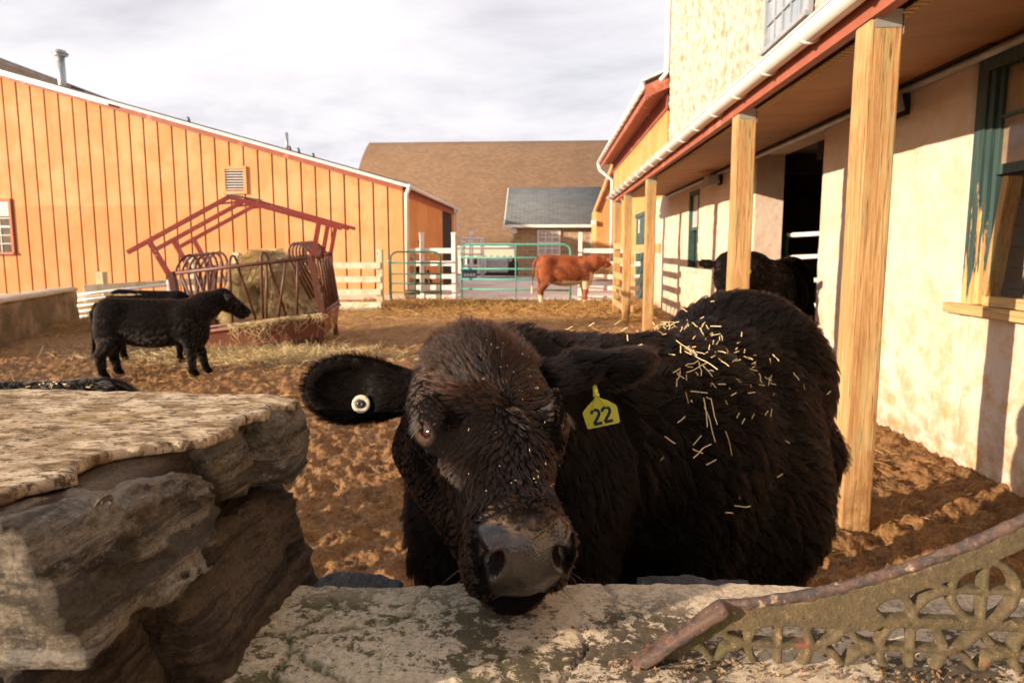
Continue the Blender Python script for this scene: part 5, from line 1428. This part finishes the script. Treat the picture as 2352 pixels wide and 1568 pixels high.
# ---------- generic cattle
def cattle(name, label, pos, yaw, H, headpos, hdir, hroll=0, sx=1.0, hs=.95, h=.022, mats=None, colf=None, furn=14000, furm=None, furlen=.02, legp=(0, 0, 0, 0), tailx=0, earspread=1.0, tagear=None, furr=.0009, earup=.12, neckz=0.0, group=None, legs=True):
    """x forward in local axes; headpos in world, hdir poll->nose in world"""
    pos = np.array(pos, float); cy, sy = math.cos(yaw), math.sin(yaw)
    Rm = np.array([[cy, -sy, 0], [sy, cy, 0], [0, 0, 1.]])
    a = nrm(np.array(hdir, float)); b_ = nrm(np.cross([0, 0, 1.], a)); c = np.cross(a, b_)
    b_, c = b_ * math.cos(hroll) + c * math.sin(hroll), c * math.cos(hroll) - b_ * math.sin(hroll)
    Bm = np.stack([a, b_, c], 1); ho = np.array(headpos, float)
    hl0 = (ho - pos) @ Rm / H / np.array([sx, 1, 1]); back = ho - a * 0.02 * H - c * .05 * H
    nk = (back - pos) @ Rm / H / np.array([sx, 1, 1])
    def f(p):
        q = (p - pos.astype(np.float32)) @ Rm.astype(np.float32) / H / np.array([sx, 1, 1], np.float32)
        d = ell(q, (0, 0, .625), (.51, .21, .265))
        d = smin(d, ell(q, (.34, 0, .64), (.20, .17, .25)), .06)
        d = smin(d, ell(q, (-.40, 0, .76), (.20, .18, .19)), .06)
        d = smin(d, rc(q, (.34, 0, .86), (-.46, 0, .885), .085, .085), .07)
        d = smin(d, ell(q, (.44, 0, .53), (.11, .11, .19)), .07)
        for sg in (-1, 1):
            d = smin(d, ell(q, (.36, sg * .11, .66), (.13, .075, .22)), .05)
            d = smin(d, ell(q, (-.45, sg * .11, .60), (.14, .08, .22)), .05)
            j = 0 if sg < 0 else 1
            if legs:
                fx = .37 + legp[j]; bx = -.47 + legp[2 + j]
                d = smin(d, chain(q, [((.37, sg * .10, .46), .075), (( (.37 + fx) / 2 + .01, sg * .105, .27), .052), ((fx, sg * .105, .07), .038), ((fx + .03, sg * .105, .022), .042)], .02), .04)
                d = smin(d, chain(q, [((-.40, sg * .12, .50), .095), ((-.52 + legp[2 + j] * .6, sg * .12, .29), .056), ((bx - .03, sg * .115, .07), .040), ((bx, sg * .115, .022), .043)], .02), .04)
        d = smin(d, chain(q, [((-.58, 0, .90), .028), ((-.645, .02, .80), .020), ((-.65 - tailx, .03, .40), .016), ((-.65 - tailx, .03, .24), .032)], .02), .02)
        d = smin(d, chain(q, [((.36, 0, .74 + neckz), .185), (((.36 + nk[0]) / 2, nk[1] / 2, (.76 + nk[2]) / 2 + neckz * .5), .16), (tuple(nk), .10)], .05), .06)
        d = d * H
        hq = (p - ho.astype(np.float32)) @ Bm.astype(np.float32)
        d = smin(d, headf(hq, hs), .035)
        for sg in (-1, 1):
            e0 = ho + Bm @ (np.array([.02, sg * .085, -.02]) * hs); ed = nrm(Bm @ np.array([-.05, sg * 1.0, earup])); 
            e1 = e0 + ed * .10 * hs
            fw = nrm(np.array([a[0], a[1], .15])); fw = nrm(fw - ed * (fw @ ed)); rot = np.stack([ed, nrm(np.cross(fw, ed)), fw], 1)
            d = smin(d, ell(p, e1, (.095 * hs, .050 * hs, .016 * hs), rot), .012)
        return d
    root = thing(name, tuple(pos), label, 'cow', group)
    lo = np.minimum(pos - np.array([H, H, .05]), ho - .6); hi = np.maximum(pos + np.array([H, H, H * 1.25]), ho + .6); lo[2] = -.05
    V, Q = nets(f, lo, hi, h)
    bo = link_np('body', V, Q, mats or [M_skin, M_nose], root)
    if colf is not None:
        cc = V[Q].mean(1); q = (cc - pos) @ Rm / H / np.array([sx, 1, 1]); hq = (cc - ho) @ Bm / hs
        bo.data.polygons.foreach_set('material_index', colf(q, hq, cc).astype(np.int32))
    for sg in (-1, 1):
        e0 = ho + Bm @ (np.array([.193 * .86, sg * .093, -.03]) * hs); s_ = .022 * hs
        link_np('eyeball', *nets(lambda p: ell(p, e0, (s_, s_, s_)), e0 - .04, e0 + .04, .006), M_eye, root)
    if furn:
        p, n = sample(V, Q, furn, lambda c: (c[:, 2] > .1) * 1.0 + .05)
        fl_ = np.tile((Rm @ np.array([-.8, 0, -.6])), (len(p), 1))
        if colf is None:
            fur('fur', p, n, fl_, furlen, furm or M_fur2, root, lift=.35, k=4, rad=furr, clump=.4, nclump=1500, wig=.5, gscale=6)
        else:
            q = (p - pos) @ Rm / H / np.array([sx, 1, 1]); hq = (p - ho) @ Bm / hs; ci = colf(q, hq, p)
            for k, fm in enumerate(furm):
                s_ = ci == k
                if fm is not None and s_.sum() > 50: fur('fur', p[s_], n[s_], fl_[s_], furlen, fm, root, lift=.35, k=4, rad=furr, clump=.4, nclump=900, wig=.5, gscale=6)
    if tagear:
        e1 = ho + Bm @ (np.array([.02, tagear * .15, -.06]) * hs) - np.array([0, .03, 0])
        MB().box(e1[0] - .03, e1[0] + .03, e1[1] - .003, e1[1], e1[2] - .04, e1[2] + .04).build('ear_tag', M_tag, root, bevel=.002)
    return root

cattle('cow', 'small black cow in full side view feeding at the corner of the hay feeder', (-4.36, 6.52, 0), .22, .90, (-3.66, 6.76, .905), (.72, .40, -.62), sx=1.12, hs=.86, furn=40000, furlen=.032, legp=(.02, .10, -.02, .04), h=.018)
cattle('cow', 'black cow hidden behind the small side view one, only its back showing', (-4.95, 7.38, 0), .15, .94, (-4.50, 7.50, .56), (.1, .3, -.9), sx=.95, hs=.8, furn=12000, furlen=.02)
cattle('cow', 'black cow behind the left stone block with straw along its rump', (-2.10, 2.2, 0), math.pi, .935, (-3.0, 2.2, .7), (-.8, 0, -.6), furn=26000, furlen=.035, h=.025, furr=.0006)
M_redhide = simple('red_hide', (0.30, 0.085, 0.028), (0.22, 0.055, 0.018), 5, .8, .01, 30)
M_whitehide = simple('white_hide', (0.62, 0.52, 0.36), (0.50, 0.38, 0.22), 6, .8, .01, 30)
M_darkred = simple('dark_red_hide', (0.18, 0.05, 0.018), (0.13, 0.036, 0.014), 5, .8, .01, 30); M_darkredfur = hairmat('dark_red_fur', color=(0.17, 0.046, 0.015), rough=.4, rand=.35)
M_redfur = hairmat('red_fur', color=(0.26, 0.07, 0.022), rough=.4, rand=.35); M_whitefur = hairmat('white_fur', color=(0.80, 0.68, 0.48), rough=.4, rand=.3)
def redcol(q, hq, cc):
    nz = fbm(cc, 5, 3) * .05
    w_ = (q[:, 2] < .475 + nz - .06 * np.abs(q[:, 0])) & (np.abs(q[:, 0]) < .42) & (q[:, 2] > .3)
    w_ |= (q[:, 2] < .20 + nz * .6) & (q[:, 0] < -.2) & (q[:, 2] > .035)
    w_ |= (q[:, 2] < .10) & (q[:, 0] > .2) & (q[:, 2] > .035)
    w_ |= (hq[:, 0] > -.0) & (np.abs(hq[:, 1]) < .10) & (hq[:, 0] < .42) & (q[:, 0] > .45)
    w_ |= (q[:, 0] < -.60) & (q[:, 2] < .38) & (np.abs(q[:, 1]) < .08)
    w_ |= (q[:, 0] > .42) & (q[:, 2] < .62 + nz)
    dk = (~w_) & (fbm(cc + 3, 3.5, 3) > .22)
    return w_.astype(int) + 2 * dk.astype(int)
cattle('cow', 'rust red cow with white face and belly standing before the long gate', (.50, 15.85, 0), .28, 1.33, (1.52, 16.02, 1.16), (.75, .25, -.6), hs=1.0, mats=[M_redhide, M_whitehide, M_darkred], colf=redcol, furm=[M_redfur, M_whitefur, M_darkredfur], furn=26000, furlen=.03, h=.026, legp=(-.02, .07, -.03, .03), furr=.0016, tailx=.02)
cattle('cow', 'black cow looking out of the barn doorway, face half behind a porch post', (2.62, 7.05, 0), math.atan2(-1.75, -1.15), 1.36, (1.70, 5.84, 1.29), (-.30, -.62, -.62), hs=1.05, furn=26000, furlen=.022, h=.02, tagear=1, furr=.0009, neckz=.02)
# straw on the two side view cattle
def back_straw(cx, cy, z, sx_, sy_, n_, lab, ln=.05, r_=.003):
    P0 = np.stack([cx + RNG.normal(size=n_) * sx_, cy + RNG.normal(size=n_) * sy_, np.full(n_, z)], 1); d = nrm(RNG.normal(size=(n_, 3)) * (1, 1, .15))
    pts = np.stack([P0 + d * s * ln for s in (-.5, 0, .5)], 1); o = curves('straw', pts, np.full(3, r_), M_palestraw); tag(o, lab, 'straw', kind='stuff')
back_straw(-4.66, 6.44, .915, .10, .05, 40, 'straw flecks on the rump of the small side view black cow', .03, .003)
back_straw(-1.80, 2.16, .900, .07, .04, 35, 'straw pieces on the cow behind the stone block', .016, .0018)

# ================================================================== FOREGROUND
def pseg(p, a, b):
    a = np.array(a, np.float32); b = np.array(b, np.float32); ba = b - a
    h = np.clip(((p - a) @ ba) / float(ba @ ba), 0, 1); q = p - a - h[:, None] * ba
    return np.sqrt((q * q).sum(1))
def poly2(p, P_):
    d = np.full(len(p), 1e9, np.float32); ins = np.zeros(len(p), bool); n = len(P_)
    for i in range(n):
        a, b = P_[i], P_[(i + 1) % n]; d = np.minimum(d, pseg(p, a, b))
        c = ((a[1] <= p[:, 1]) != (b[1] <= p[:, 1]))
        xx_ = a[0] + (p[:, 1] - a[1]) * (b[0] - a[0]) / ((b[1] - a[1]) or 1e-9); ins ^= c & (p[:, 0] < xx_)
    return np.where(ins, -d, d)
def ext(d2, w_, hw, r):
    """extrude 2d sdf by half width with rounding r"""
    x = np.stack([d2 + r, np.abs(w_) - hw + r], 1)
    return np.minimum(x.max(1), 0) + np.sqrt((np.maximum(x, 0) ** 2).sum(1)) - r

def rockmat(name, a, b_, dark, moss=None, pale=(0.42, 0.38, 0.33)):
    t = NT(name)
    v = t.mapv((2.2, .55, 3.0), (R(18), 0, 0))
    s1 = t.noise(14, 10, 0.75, v, .25); s2 = t.noise(45, 9, 0.82, v, .1); s3 = t.noise(5, 8, .7, dist=.5)
    c = t.mix(t.rng(s1, 0.42, 0.56), dark, a)
    c = t.mix(t.rng(s3, .42, .68), c, b_)
    c = t.mix(t.rng(s2, .54, .64), c, pale)  # pale grain specks, with bright highlights on the rock painted in
    c = t.mix(t.math('MULTIPLY', t.rng(s2, .44, .36), .8), c, dark)
    s4 = t.noise(170, 6, .85); c = t.mix(t.math('MULTIPLY', t.rng(s4, .50, .58), .55), c, dark); c = t.mix(t.math('MULTIPLY', t.rng(s4, .44, .38), .5), c, pale)
    s5 = t.noise(7, 6, .6, t.mapv((1.5, .35, 7), (R(18), 0, 0)), .15); c = t.mix(t.math('MULTIPLY', t.rng(s5, .53, .60), .75), c, dark); c = t.mix(t.math('MULTIPLY', t.rng(s5, .44, .38), .45), c, pale)
    if moss: c = t.mix(t.math('MULTIPLY', t.rng(t.noise(8, 8, .7), .50, .66), .6), c, moss)
    t.col(c).rough(t.rng(s2, .3, .7, .55, .85)).spec(.4)
    t.bump(t.math('ADD', t.math('ADD', s1, t.math('MULTIPLY', s2, .7)), t.math('MULTIPLY', s4, .25)), .04, 1.0)
    return t.m
M_rock = rockmat('schist', (0.42, 0.34, 0.235), (0.56, 0.47, 0.34), (0.05, 0.036, 0.024), (0.16, 0.115, 0.025), (.62, .58, .52))
M_rockg = rockmat('grey_schist', (0.17, 0.155, 0.14), (0.26, 0.22, 0.18), (0.045, 0.04, 0.036), (0.12, 0.10, 0.03), (0.40, 0.42, 0.46))
M_rockd = rockmat('shaded_schist', (0.22, 0.15, 0.09), (0.32, 0.22, 0.135), (0.03, 0.02, 0.014), (0.10, 0.07, 0.02), (.2, .14, .09))  # darker schist copy: shade of low stones and core put into the colour
def crustmat():
    t = NT('mortar_cap')
    s1 = t.noise(60, 9, .75, t.mapv((1, 2.2, 1))); s2 = t.noise(16, 8, .7, t.mapv((1, 2.0, 1))); s3 = t.noise(4, 6, .6)
    c = t.mix(t.rng(s3, .35, .65), (0.56, 0.44, 0.30), (0.68, 0.56, 0.41))
    c = t.mix(t.rng(s2, .44, .58), c, (0.27, 0.185, 0.10))
    c = t.mix(t.rng(s1, .50, .57), c, (0.12, 0.08, 0.04))
    c = t.mix(t.math('MULTIPLY', t.rng(t.noise(11, 5, .6), .6, .68), .5), c, (0.36, 0.26, 0.08))
    t.col(c).rough(.9).spec(.2).bump(t.math('ADD', s1, s2), .006, .9); return t.m
M_crust = crustmat()
pier = thing('stone_wall', (-.8, .6, 0), 'tall block of layered brown stone with pale mortar cap beside the ledge', 'wall')
def strat(p, amp=.010):
    amp = amp * np.clip((p[:, 1] - .43) / .06, .2, 1) if amp > .011 else amp
    q = p * np.array([1.0, .30, 1.0], np.float32); q = q.copy(); q[:, 2] += p[:, 1] * .33 * .6
    s_ = fbm(q, 9, 4, .6); s2_ = np.abs(fbm(q * np.array([1, 1, 1.6], np.float32) + 5, 26, 3, .6))
    ly = (p[:, 2] + .22 * p[:, 1] + .25 * p[:, 0]) / .021 + 1.3 * fbm(q, 5, 3)
    saw = ly - np.floor(ly); saw = np.minimum(saw, (1 - saw) * 5)
    cre = -np.abs(fbm(q * np.array([1, 1.6, 1], np.float32) + 11, 7, 2)); s_ = s_ + 0.9 * np.maximum(cre, -.5) + .2
    return amp * s_ + amp * .32 * saw * (.4 + np.abs(fbm(p + 7, 8, 2))) + amp * .55 * s2_ + amp * .35 * fbm(p, 60, 2)
def stone(name, poly, xf, depth, mat, r=.012, amp=.013, seed=0, slope=0.0, h=.0042):
    cx = xf - depth / 2
    poly = [(a_, b_ + (.006 if b_ > 1.14 else 0)) for a_, b_ in poly]
    ys = [q[0] for q in poly]; zs = [q[1] for q in poly]
    def f(p):
        w_ = p[:, 0] - cx + slope * (p[:, 2] - np.mean(zs))
        return ext(poly2(p[:, 1:3], poly), w_, depth / 2, r) * .8 + strat(p + seed, amp)
    V, Q = nets(f, (xf - depth - .05, min(ys) - .05, min(zs) - .05), (xf + .07, max(ys) + .05, max(zs) + .05), h)
    return link_np(name, V, Q, mat, pier)
stone('stone', [(.43, 1.075), (.425, 1.186), (.44, 1.182), (.46, 1.177), (.60, 1.168), (.645, 1.150), (.655, 1.10), (.60, 1.082), (.53, 1.072), (.44, 1.068), (.43, 1.06)], -.372, .34, M_rock, .024, .015, 0, .45)
stone('stone', [(.662, 1.10), (.655, 1.165), (.70, 1.178), (.748, 1.172), (.752, 1.105), (.71, 1.085)], -.372, .2, M_rock, .018, .008, 3, .3)
stone('stone', [(.752, 1.10), (.75, 1.178), (.80, 1.184), (.85, 1.176), (.868, 1.14), (.850, 1.085), (.79, 1.08)], -.345, .25, M_rock, .018, .008, 6, .1)
stone('stone', [(.565, .90), (.565, 1.064), (.62, 1.078), (.70, 1.084), (.78, 1.076), (.835, 1.07), (.832, .90)], -.352, .25, M_rockd, .024, .012, 9, .35)
stone('stone', [(.425, .90), (.42, 1.05), (.47, 1.062), (.55, 1.064), (.558, 1.0), (.556, .90)], -.388, .25, M_rockd, .02, .010, 12, .25)
# core under the cap
V, Q = nets(lambda p: rbox(p, (-.92, .635, .58), (.51, .20, .597), None, .02) + .010 * fbm(p, 9, 4, .55), (-1.6, .3, -.1), (-.34, .95, 1.28), .010)
link_np('wall_core', V, Q, M_rockd, pier)  # darker copy painted here to tone down the sunlit front face
cap = [(-1.42, .425), (-.49, .42), (-.474, .43), (-.467, .478), (-.458, .508), (-.442, .528), (-.457, .553), (-.450, .592), (-.428, .610), (-.395, .628), (-.372, .649), (-.366, .683), (-.380, .722), (-.363, .748), (-.364, .79), (-.345, .812), (-.372, .842), (-.55, .852), (-.72, .860), (-1.1, .85), (-1.42, .84)]
def capf(p):
    q = p.copy(); n1_ = fbm(p * np.array([1, 1, .2], np.float32), 32, 3, .6) * .007 + fbm(p * np.array([1, 1, .2], np.float32) + 3, 110, 2) * .0022
    d2 = poly2(p[:, :2], cap) + n1_
    w_ = p[:, 2] - 1.186 - .003 * fbm(p * np.array([1, 1, .1], np.float32), 6, 2) 
    return ext(d2, w_, .0065, .002) * .8 + .0012 * fbm(p, 45, 3)
V, Q = nets(capf, (-1.47, .02, 1.15), (-.32, .90, 1.215), .0045)
link_np('mortar_cap', V, Q, M_crust, pier)

# ---- ledge
def ledgemat():
    t = NT('ledge_concrete')
    x = t.xyz()
    g = t.noise(52, 12, .78, t.mapv((1, 1.25, 1)), .35); g2 = t.noise(85, 8, .8); g3 = t.noise(9, 6, .6); g4 = t.noise(160, 4, .7)
    c = t.mix(t.rng(t.noise(3, 6, .6), .35, .65), (0.64, 0.53, 0.385), (0.75, 0.64, 0.48))
    c = t.mix(t.math('MULTIPLY', t.rng(g4, .5, .62), .5), c, (0.30, 0.20, 0.11))
    thr = t.math('ADD', g, t.math('MULTIPLY', t.math('SUBTRACT', g3, .5), .55))
    m = t.rng(thr, .50, .535)
    back = t.rng(x[1], .115, .175, 1.0, .25)
    mossx = t.rng(x[0], -.64, -.34, 1.0, 0.0)
    dark = t.mix(t.math('MULTIPLY', mossx, t.rng(t.noise(9, 6, .7), .4, .6)), (0.045, 0.034, 0.022), (0.075, 0.072, 0.022))
    m2 = t.math('MULTIPLY', m, back)
    c = t.mix(t.math('MULTIPLY', m2, .88), c, dark)
    c = t.mix(t.math('MULTIPLY', t.math('MULTIPLY', mossx, t.rng(g2, .45, .62)), .55), c, (0.15, 0.155, 0.05))
    at = t.n('Attribute', attribute_name='crack'); c = t.mix(t.math('MULTIPLY', at.outputs['Fac'], t.rng(t.noise(90, 5, .7), .35, .6)), c, (0.075, 0.085, 0.018))
    t.col(c).rough(.92).spec(.15).bump(t.math('ADD', t.math('MULTIPLY', g2, .7), g), .0045, .9); return t.m
M_ledge = ledgemat()
ledge = thing('ledge_wall', (.4, .6, 0), 'low concrete topped wall with dark lichen blotches under the cow\'s chin', 'wall')
lx, ly = np.meshgrid(np.arange(-.52, 1.75, .0032), np.arange(.30, .831, .0032), indexing='ij')
xs_, ys_ = lx.ravel(), ly.ravel()
p2 = np.stack([xs_, ys_, 0 * xs_], 1)
be = .790 + .012 * fbm(np.stack([xs_, 0 * xs_, 0 * xs_], 1), 7, 3) + .004 * fbm(np.stack([xs_, 0 * xs_, 0 * xs_], 1), 40, 2) + np.clip(xs_, -.4, .4) * .06
z_ = .950 + .0035 * fbm(p2, 7, 3) + .0014 * fbm(p2, 40, 3) + .0007 * fbm(p2, 130, 2)
cr_ = [[(-.275, .785), (-.285, .745), (-.262, .715), (-.280, .690), (-.305, .66), (-.285, .63), (-.290, .59), (-.25, .56)], [(-.152, .785), (-.155, .755), (-.168, .735), (-.162, .71), (-.185, .69), (-.23, .672), (-.285, .66)],
       [(.078, .80), (.085, .775), (.092, .762)], [(-.305, .66), (-.35, .65), (-.40, .66)], [(.36, .79), (.365, .76), (.385, .73)], [(-.285, .63), (-.24, .60), (-.20, .58), (-.15, .56)], [(.02, .60), (.05, .66), (.04, .70)]]
dc = np.full(len(xs_), 9.)
wob = np.stack([fbm(p2 + 4, 55, 3) * .004, fbm(p2 + 9, 55, 3) * .004], 1)
for k_, P_ in enumerate(cr_):
    for a, b_ in zip(P_[:-1], P_[1:]):
        dc = np.minimum(dc, pseg((p2[:, :2] + wob).astype(np.float32), a, b_) + (.0006 if k_ > 3 else 0))
z_ = z_ - .010 * np.clip(1 - dc / .0026, 0, 1)
z_ = z_ - .0015 * np.clip(1 - dc / .010, 0, 1)
ee = np.clip((ys_ - be + .010) / .010, 0, 1); z_ = z_ - .008 * ee ** 2
drop = np.clip((ys_ - be) / .004, 0, 1); z_ = np.where(ys_ > be, .950 - .008 - drop * .06 - (ys_ - be) * 3, z_)
i_ = np.arange(len(xs_)).reshape(lx.shape)
Q_ = np.stack([i_[:-1, :-1], i_[1:, :-1], i_[1:, 1:], i_[:-1, 1:]], -1).reshape(-1, 4)
M_moss = simple('moss', (0.07, 0.085, 0.015), (0.12, 0.13, 0.03), 40, .95, .004, 200)
lo_ = link_np('ledge_top', np.stack([xs_, ys_, z_], 1), Q_, [M_ledge, M_moss], ledge)
cf = dc[Q_].mean(1); xf_ = xs_[Q_].mean(1); at_ = lo_.data.attributes.new('crack', 'FLOAT', 'POINT'); at_.data.foreach_set('value', (np.clip(1 - dc / .009, 0, 1) * np.clip((-.05 - xs_) / .1, 0, 1) * np.clip((.75 - ys_) / .03, 0, 1)).astype(np.float32))
V, Q = nets(lambda p: rbox(p, (.62, .56, .42), (1.14, .245, .475), None, .02) + strat(p, .008), (-.6, .25, -.12), (1.85, .88, .94), .02)
link_np('wall_core', V, Q, M_rockg, ledge)
M_slate = rockmat('blue_slate', (0.13, 0.135, 0.145), (0.22, 0.225, 0.24), (0.035, 0.035, 0.04), None, (.36, .38, .42))
for k_, (x0, x1, y0, y1) in enumerate(((-.375, -.195, .775, .835), (.125, .305, .80, .868), (.31, .40, .80, .85), (-.15, .1, .775, .82))):
    zt_ = .932 if k_ < 2 else .932
    P_ = [(x0, y0), (x0 + (x1 - x0) * .3, y0 - .01), (x1, y0 + .005), (x1 - .01, y1 - .012), (x0 + (x1 - x0) * .45, y1), (x0 + .01, y1 - .015)]
    f = lambda p: ext(poly2(p[:, :2], P_), p[:, 2] - (zt_ - .03), .03, .010) * .8 + strat(p + k_, .005)
    V, Q = nets(f, (x0 - .03, y0 - .04, .87), (x1 + .03, y1 + .03, .99), .004)
    link_np('edge_stone', V, Q, M_slate, ledge)

# ---- cast iron panel with round topped rail
ir = thing('iron_panel', (.4, .64, .95), 'rusty cast iron lattice panel with curved handrail standing on the ledge', 'panel')
KX, KZ = .000467, .000455
def q2(px, py): return ((px - 1242) * KX, 1.4 - (py - 543) * KZ)
def zz2(x, y): return q2(1360 + .4219 * x, 1102.5 + .4219 * y)
s_ = .4219 * KX
railp = [q2(*q) for q in ((1650, 1386), (1712, 1382), (1782, 1368), (1850, 1354), (1920, 1334), (1993, 1308), (2077, 1275), (2140, 1247), (2203, 1216), (2275, 1176), (2352, 1132), (2480, 1056), (2640, 960), (2800, 862))]
foot = q2(1412, 1572)
under = railp + [(.78, .953), (foot[0] + .02, .953)]
cents = []
for j in range(0, 4):
    for i_ in range(-2, 7):
        cx_, cy_ = 1015 + 705 * i_ + (352.5 if j % 2 else 0), 890 - 352 * j
        cents.append(zz2(cx_, cy_))
halfs = []
for j in range(0, 4):
    for i_ in range(-2, 7):
        cx_, cy_ = 1367.5 + 705 * i_ + (352.5 if j % 2 else 0), 890 - 352 * j
        halfs.append(zz2(cx_, cy_))
RY = 640.
def ironf(p):
    q = p[:, [0, 2]]; w2 = 21 * s_
    d = np.full(len(p), 9., np.float32)
    for (cx_, cz_) in cents:
        if cx_ > .85 or cz_ > 1.25: continue
        v = q - np.array([cx_, cz_], np.float32); r_ = np.sqrt((v * v).sum(1))
        d = smin(d, np.abs(r_ - 168 * s_) - w2, .0007)
        cross = np.minimum(np.abs(v[:, 0]), np.abs(v[:, 1])) - w2 * .8
        d = smin(d, np.maximum(cross, r_ - 168 * s_), .0025)
    for (cx_, cz_) in halfs:
        for sg in (-1, 1):
            for sh in (-1, 1):
                a0 = np.array([cx_ + sh * 172 * s_, cz_]); a1 = np.array([cx_, cz_ + sg * 118 * s_]); mdp = (a0 + a1) / 2 + np.array([-sh, -sg]) * 22 * s_
                d = smin(d, np.minimum(pseg(q, a0, mdp), pseg(q, mdp, a1)) - w2, .001)
            d = smin(d, pseg(q, (cx_, cz_ + sg * 118 * s_), (cx_, cz_ + sg * 176 * s_)) - w2, .001)
    zb_ = .953
    d = smin(d, (q[:, 1] - zz2(0, 1020)[1]), .003)
    for a, b_ in zip(railp[:-1], railp[1:]):
        d = smin(d, pseg(q, (a[0], a[1] - .016), (b_[0], b_[1] - .016)) - .012, .003)
    d = smin(d, pseg(q, zz2(700, 700), zz2(1500, 725)) - .013, .003)
    d = smin(d, pseg(q, zz2(700, 725), zz2(3300, 745)) - .0055, .003)
    d = smin(d, pseg(q, (foot[0] + .018, foot[1]), (railp[0][0] + .006, railp[0][1] - .014)) - .010, .003)
    clip = poly2(q, under); d = np.maximum(d, clip)
    return ext(d, p[:, 1] - .640, .0075, .0028) * .9 + .0006 * fbm(p, 160, 3)
V, Q = nets(ironf, (.05, .62, .94), (.80, .66, 1.30), .0022)
def ironmat():
    t = NT('muddy_iron'); a = t.noise(30, 8, .7); b_ = t.noise(120, 6, .8)
    c = t.mix(t.rng(a, .35, .65), (0.095, 0.075, 0.042), (0.155, 0.115, 0.062))
    c = t.mix(t.math('MULTIPLY', t.rng(t.noise(12, 6, .6), .5, .66), .6), c, (0.085, 0.085, 0.03))
    c = t.mix(t.rng(b_, .58, .66), c, (0.36, 0.25, 0.12)); c = t.mix(t.math('MULTIPLY', t.rng(t.noise(190, 6, .8), .46, .38), .6), c, (0.05, 0.038, 0.02)); c = t.mix(t.rng(t.noise(22, 7, .7), .62, .70), c, (0.24, 0.085, 0.05))
    t.col(c).rough(.8).spec(.3).bump(t.math('ADD', a, b_), .0025, 1.0); return t.m
M_iron = ironmat()
link_np('lattice', V, Q, M_iron, ir)
def railmat():
    t = NT('rusty_rail'); a = t.noise(38, 9, .8, t.mapv((1, 1, 1.6))); b_ = t.noise(70, 8, .8)
    c = t.mix(t.rng(a, .46, .54), (0.045, 0.034, 0.030), (0.12, 0.066, 0.046))
    c = t.mix(t.rng(b_, .55, .66), c, (0.24, 0.13, 0.085)); c = t.mix(t.rng(t.noise(50, 8, .7), .60, .68), c, (0.46, 0.33, 0.21)); c = t.mix(t.rng(t.noise(33, 8, .7), .62, .68), c, (0.30, 0.05, 0.03))
    t.col(c).rough(t.rng(b_, .3, .7, .4, .75)).spec(.6).bump(t.math('ADD', a, b_), .0022, 1.0); return t.m
M_rail = railmat()
def railf(p):
    d = None
    for i in range(len(railp) - 1):
        e_ = rc(p, (railp[i][0], .638, railp[i][1]), (railp[i + 1][0], .638, railp[i + 1][1]), .0060, .0060)
        d = e_ if d is None else smin(d, e_, .004)
    return d + .0005 * fbm(p, 120, 3)
V, Q = nets(railf, (.15, .61, .98), (.80, .67, 1.32), .0025); link_np('handrail', V, Q, M_rail, ir)
A_ = np.array([foot[0] - .006, .630, foot[1] - .004]); B_ = np.array([railp[0][0] + .004, .630, railp[0][1] + .004]); dA = nrm(B_ - A_)
nA = np.cross(dA, (0, 1, 0)); rotA = np.stack([dA, np.array([0, 1., 0]), nA], 1)
V, Q = nets(lambda p: rbox(p, (A_ + B_) / 2, (np.linalg.norm(B_ - A_) / 2, .011, .0055), rotA, .003) + .0014 * fbm(p, 60, 4), (.04, .60, .92), (.24, .67, 1.06), .0025)
link_np('end_bar', V, Q, M_rail, ir)
# crumbs of soil along the foot of the panel
n_ = 260; cs_ = []; Vs = []; Fs = []
ico = [(0, 0, 1), (1, 0, 0), (0, 1, 0), (-1, 0, 0), (0, -1, 0), (0, 0, -1)]; icf = [(0, 1, 2), (0, 2, 3), (0, 3, 4), (0, 4, 1), (5, 2, 1), (5, 3, 2), (5, 4, 3), (5, 1, 4)]
for k in range(n_):
    x = RNG.uniform(.07, .62); y = RNG.uniform(.612, .632) if k % 3 else RNG.uniform(.58, .68); r_ = RNG.uniform(.0006, .0026)
    rt = np.linalg.qr(RNG.normal(size=(3, 3)))[0]; b0 = len(Vs)
    for q in ico: Vs.append(np.array([x, y, .953]) + rt @ (np.array(q) * r_ * RNG.uniform(.5, 1.4, 3)))
    Fs += [tuple(i + b0 for i in fc) for fc in icf]
o = MB().add(Vs, Fs).build('soil_crumbs', simple('soil', (.16, .09, .04), (.26, .15, .065), 90, .9, 0)); tag(o, 'crumbs of dry soil along the foot of the iron panel', 'soil', kind='stuff')
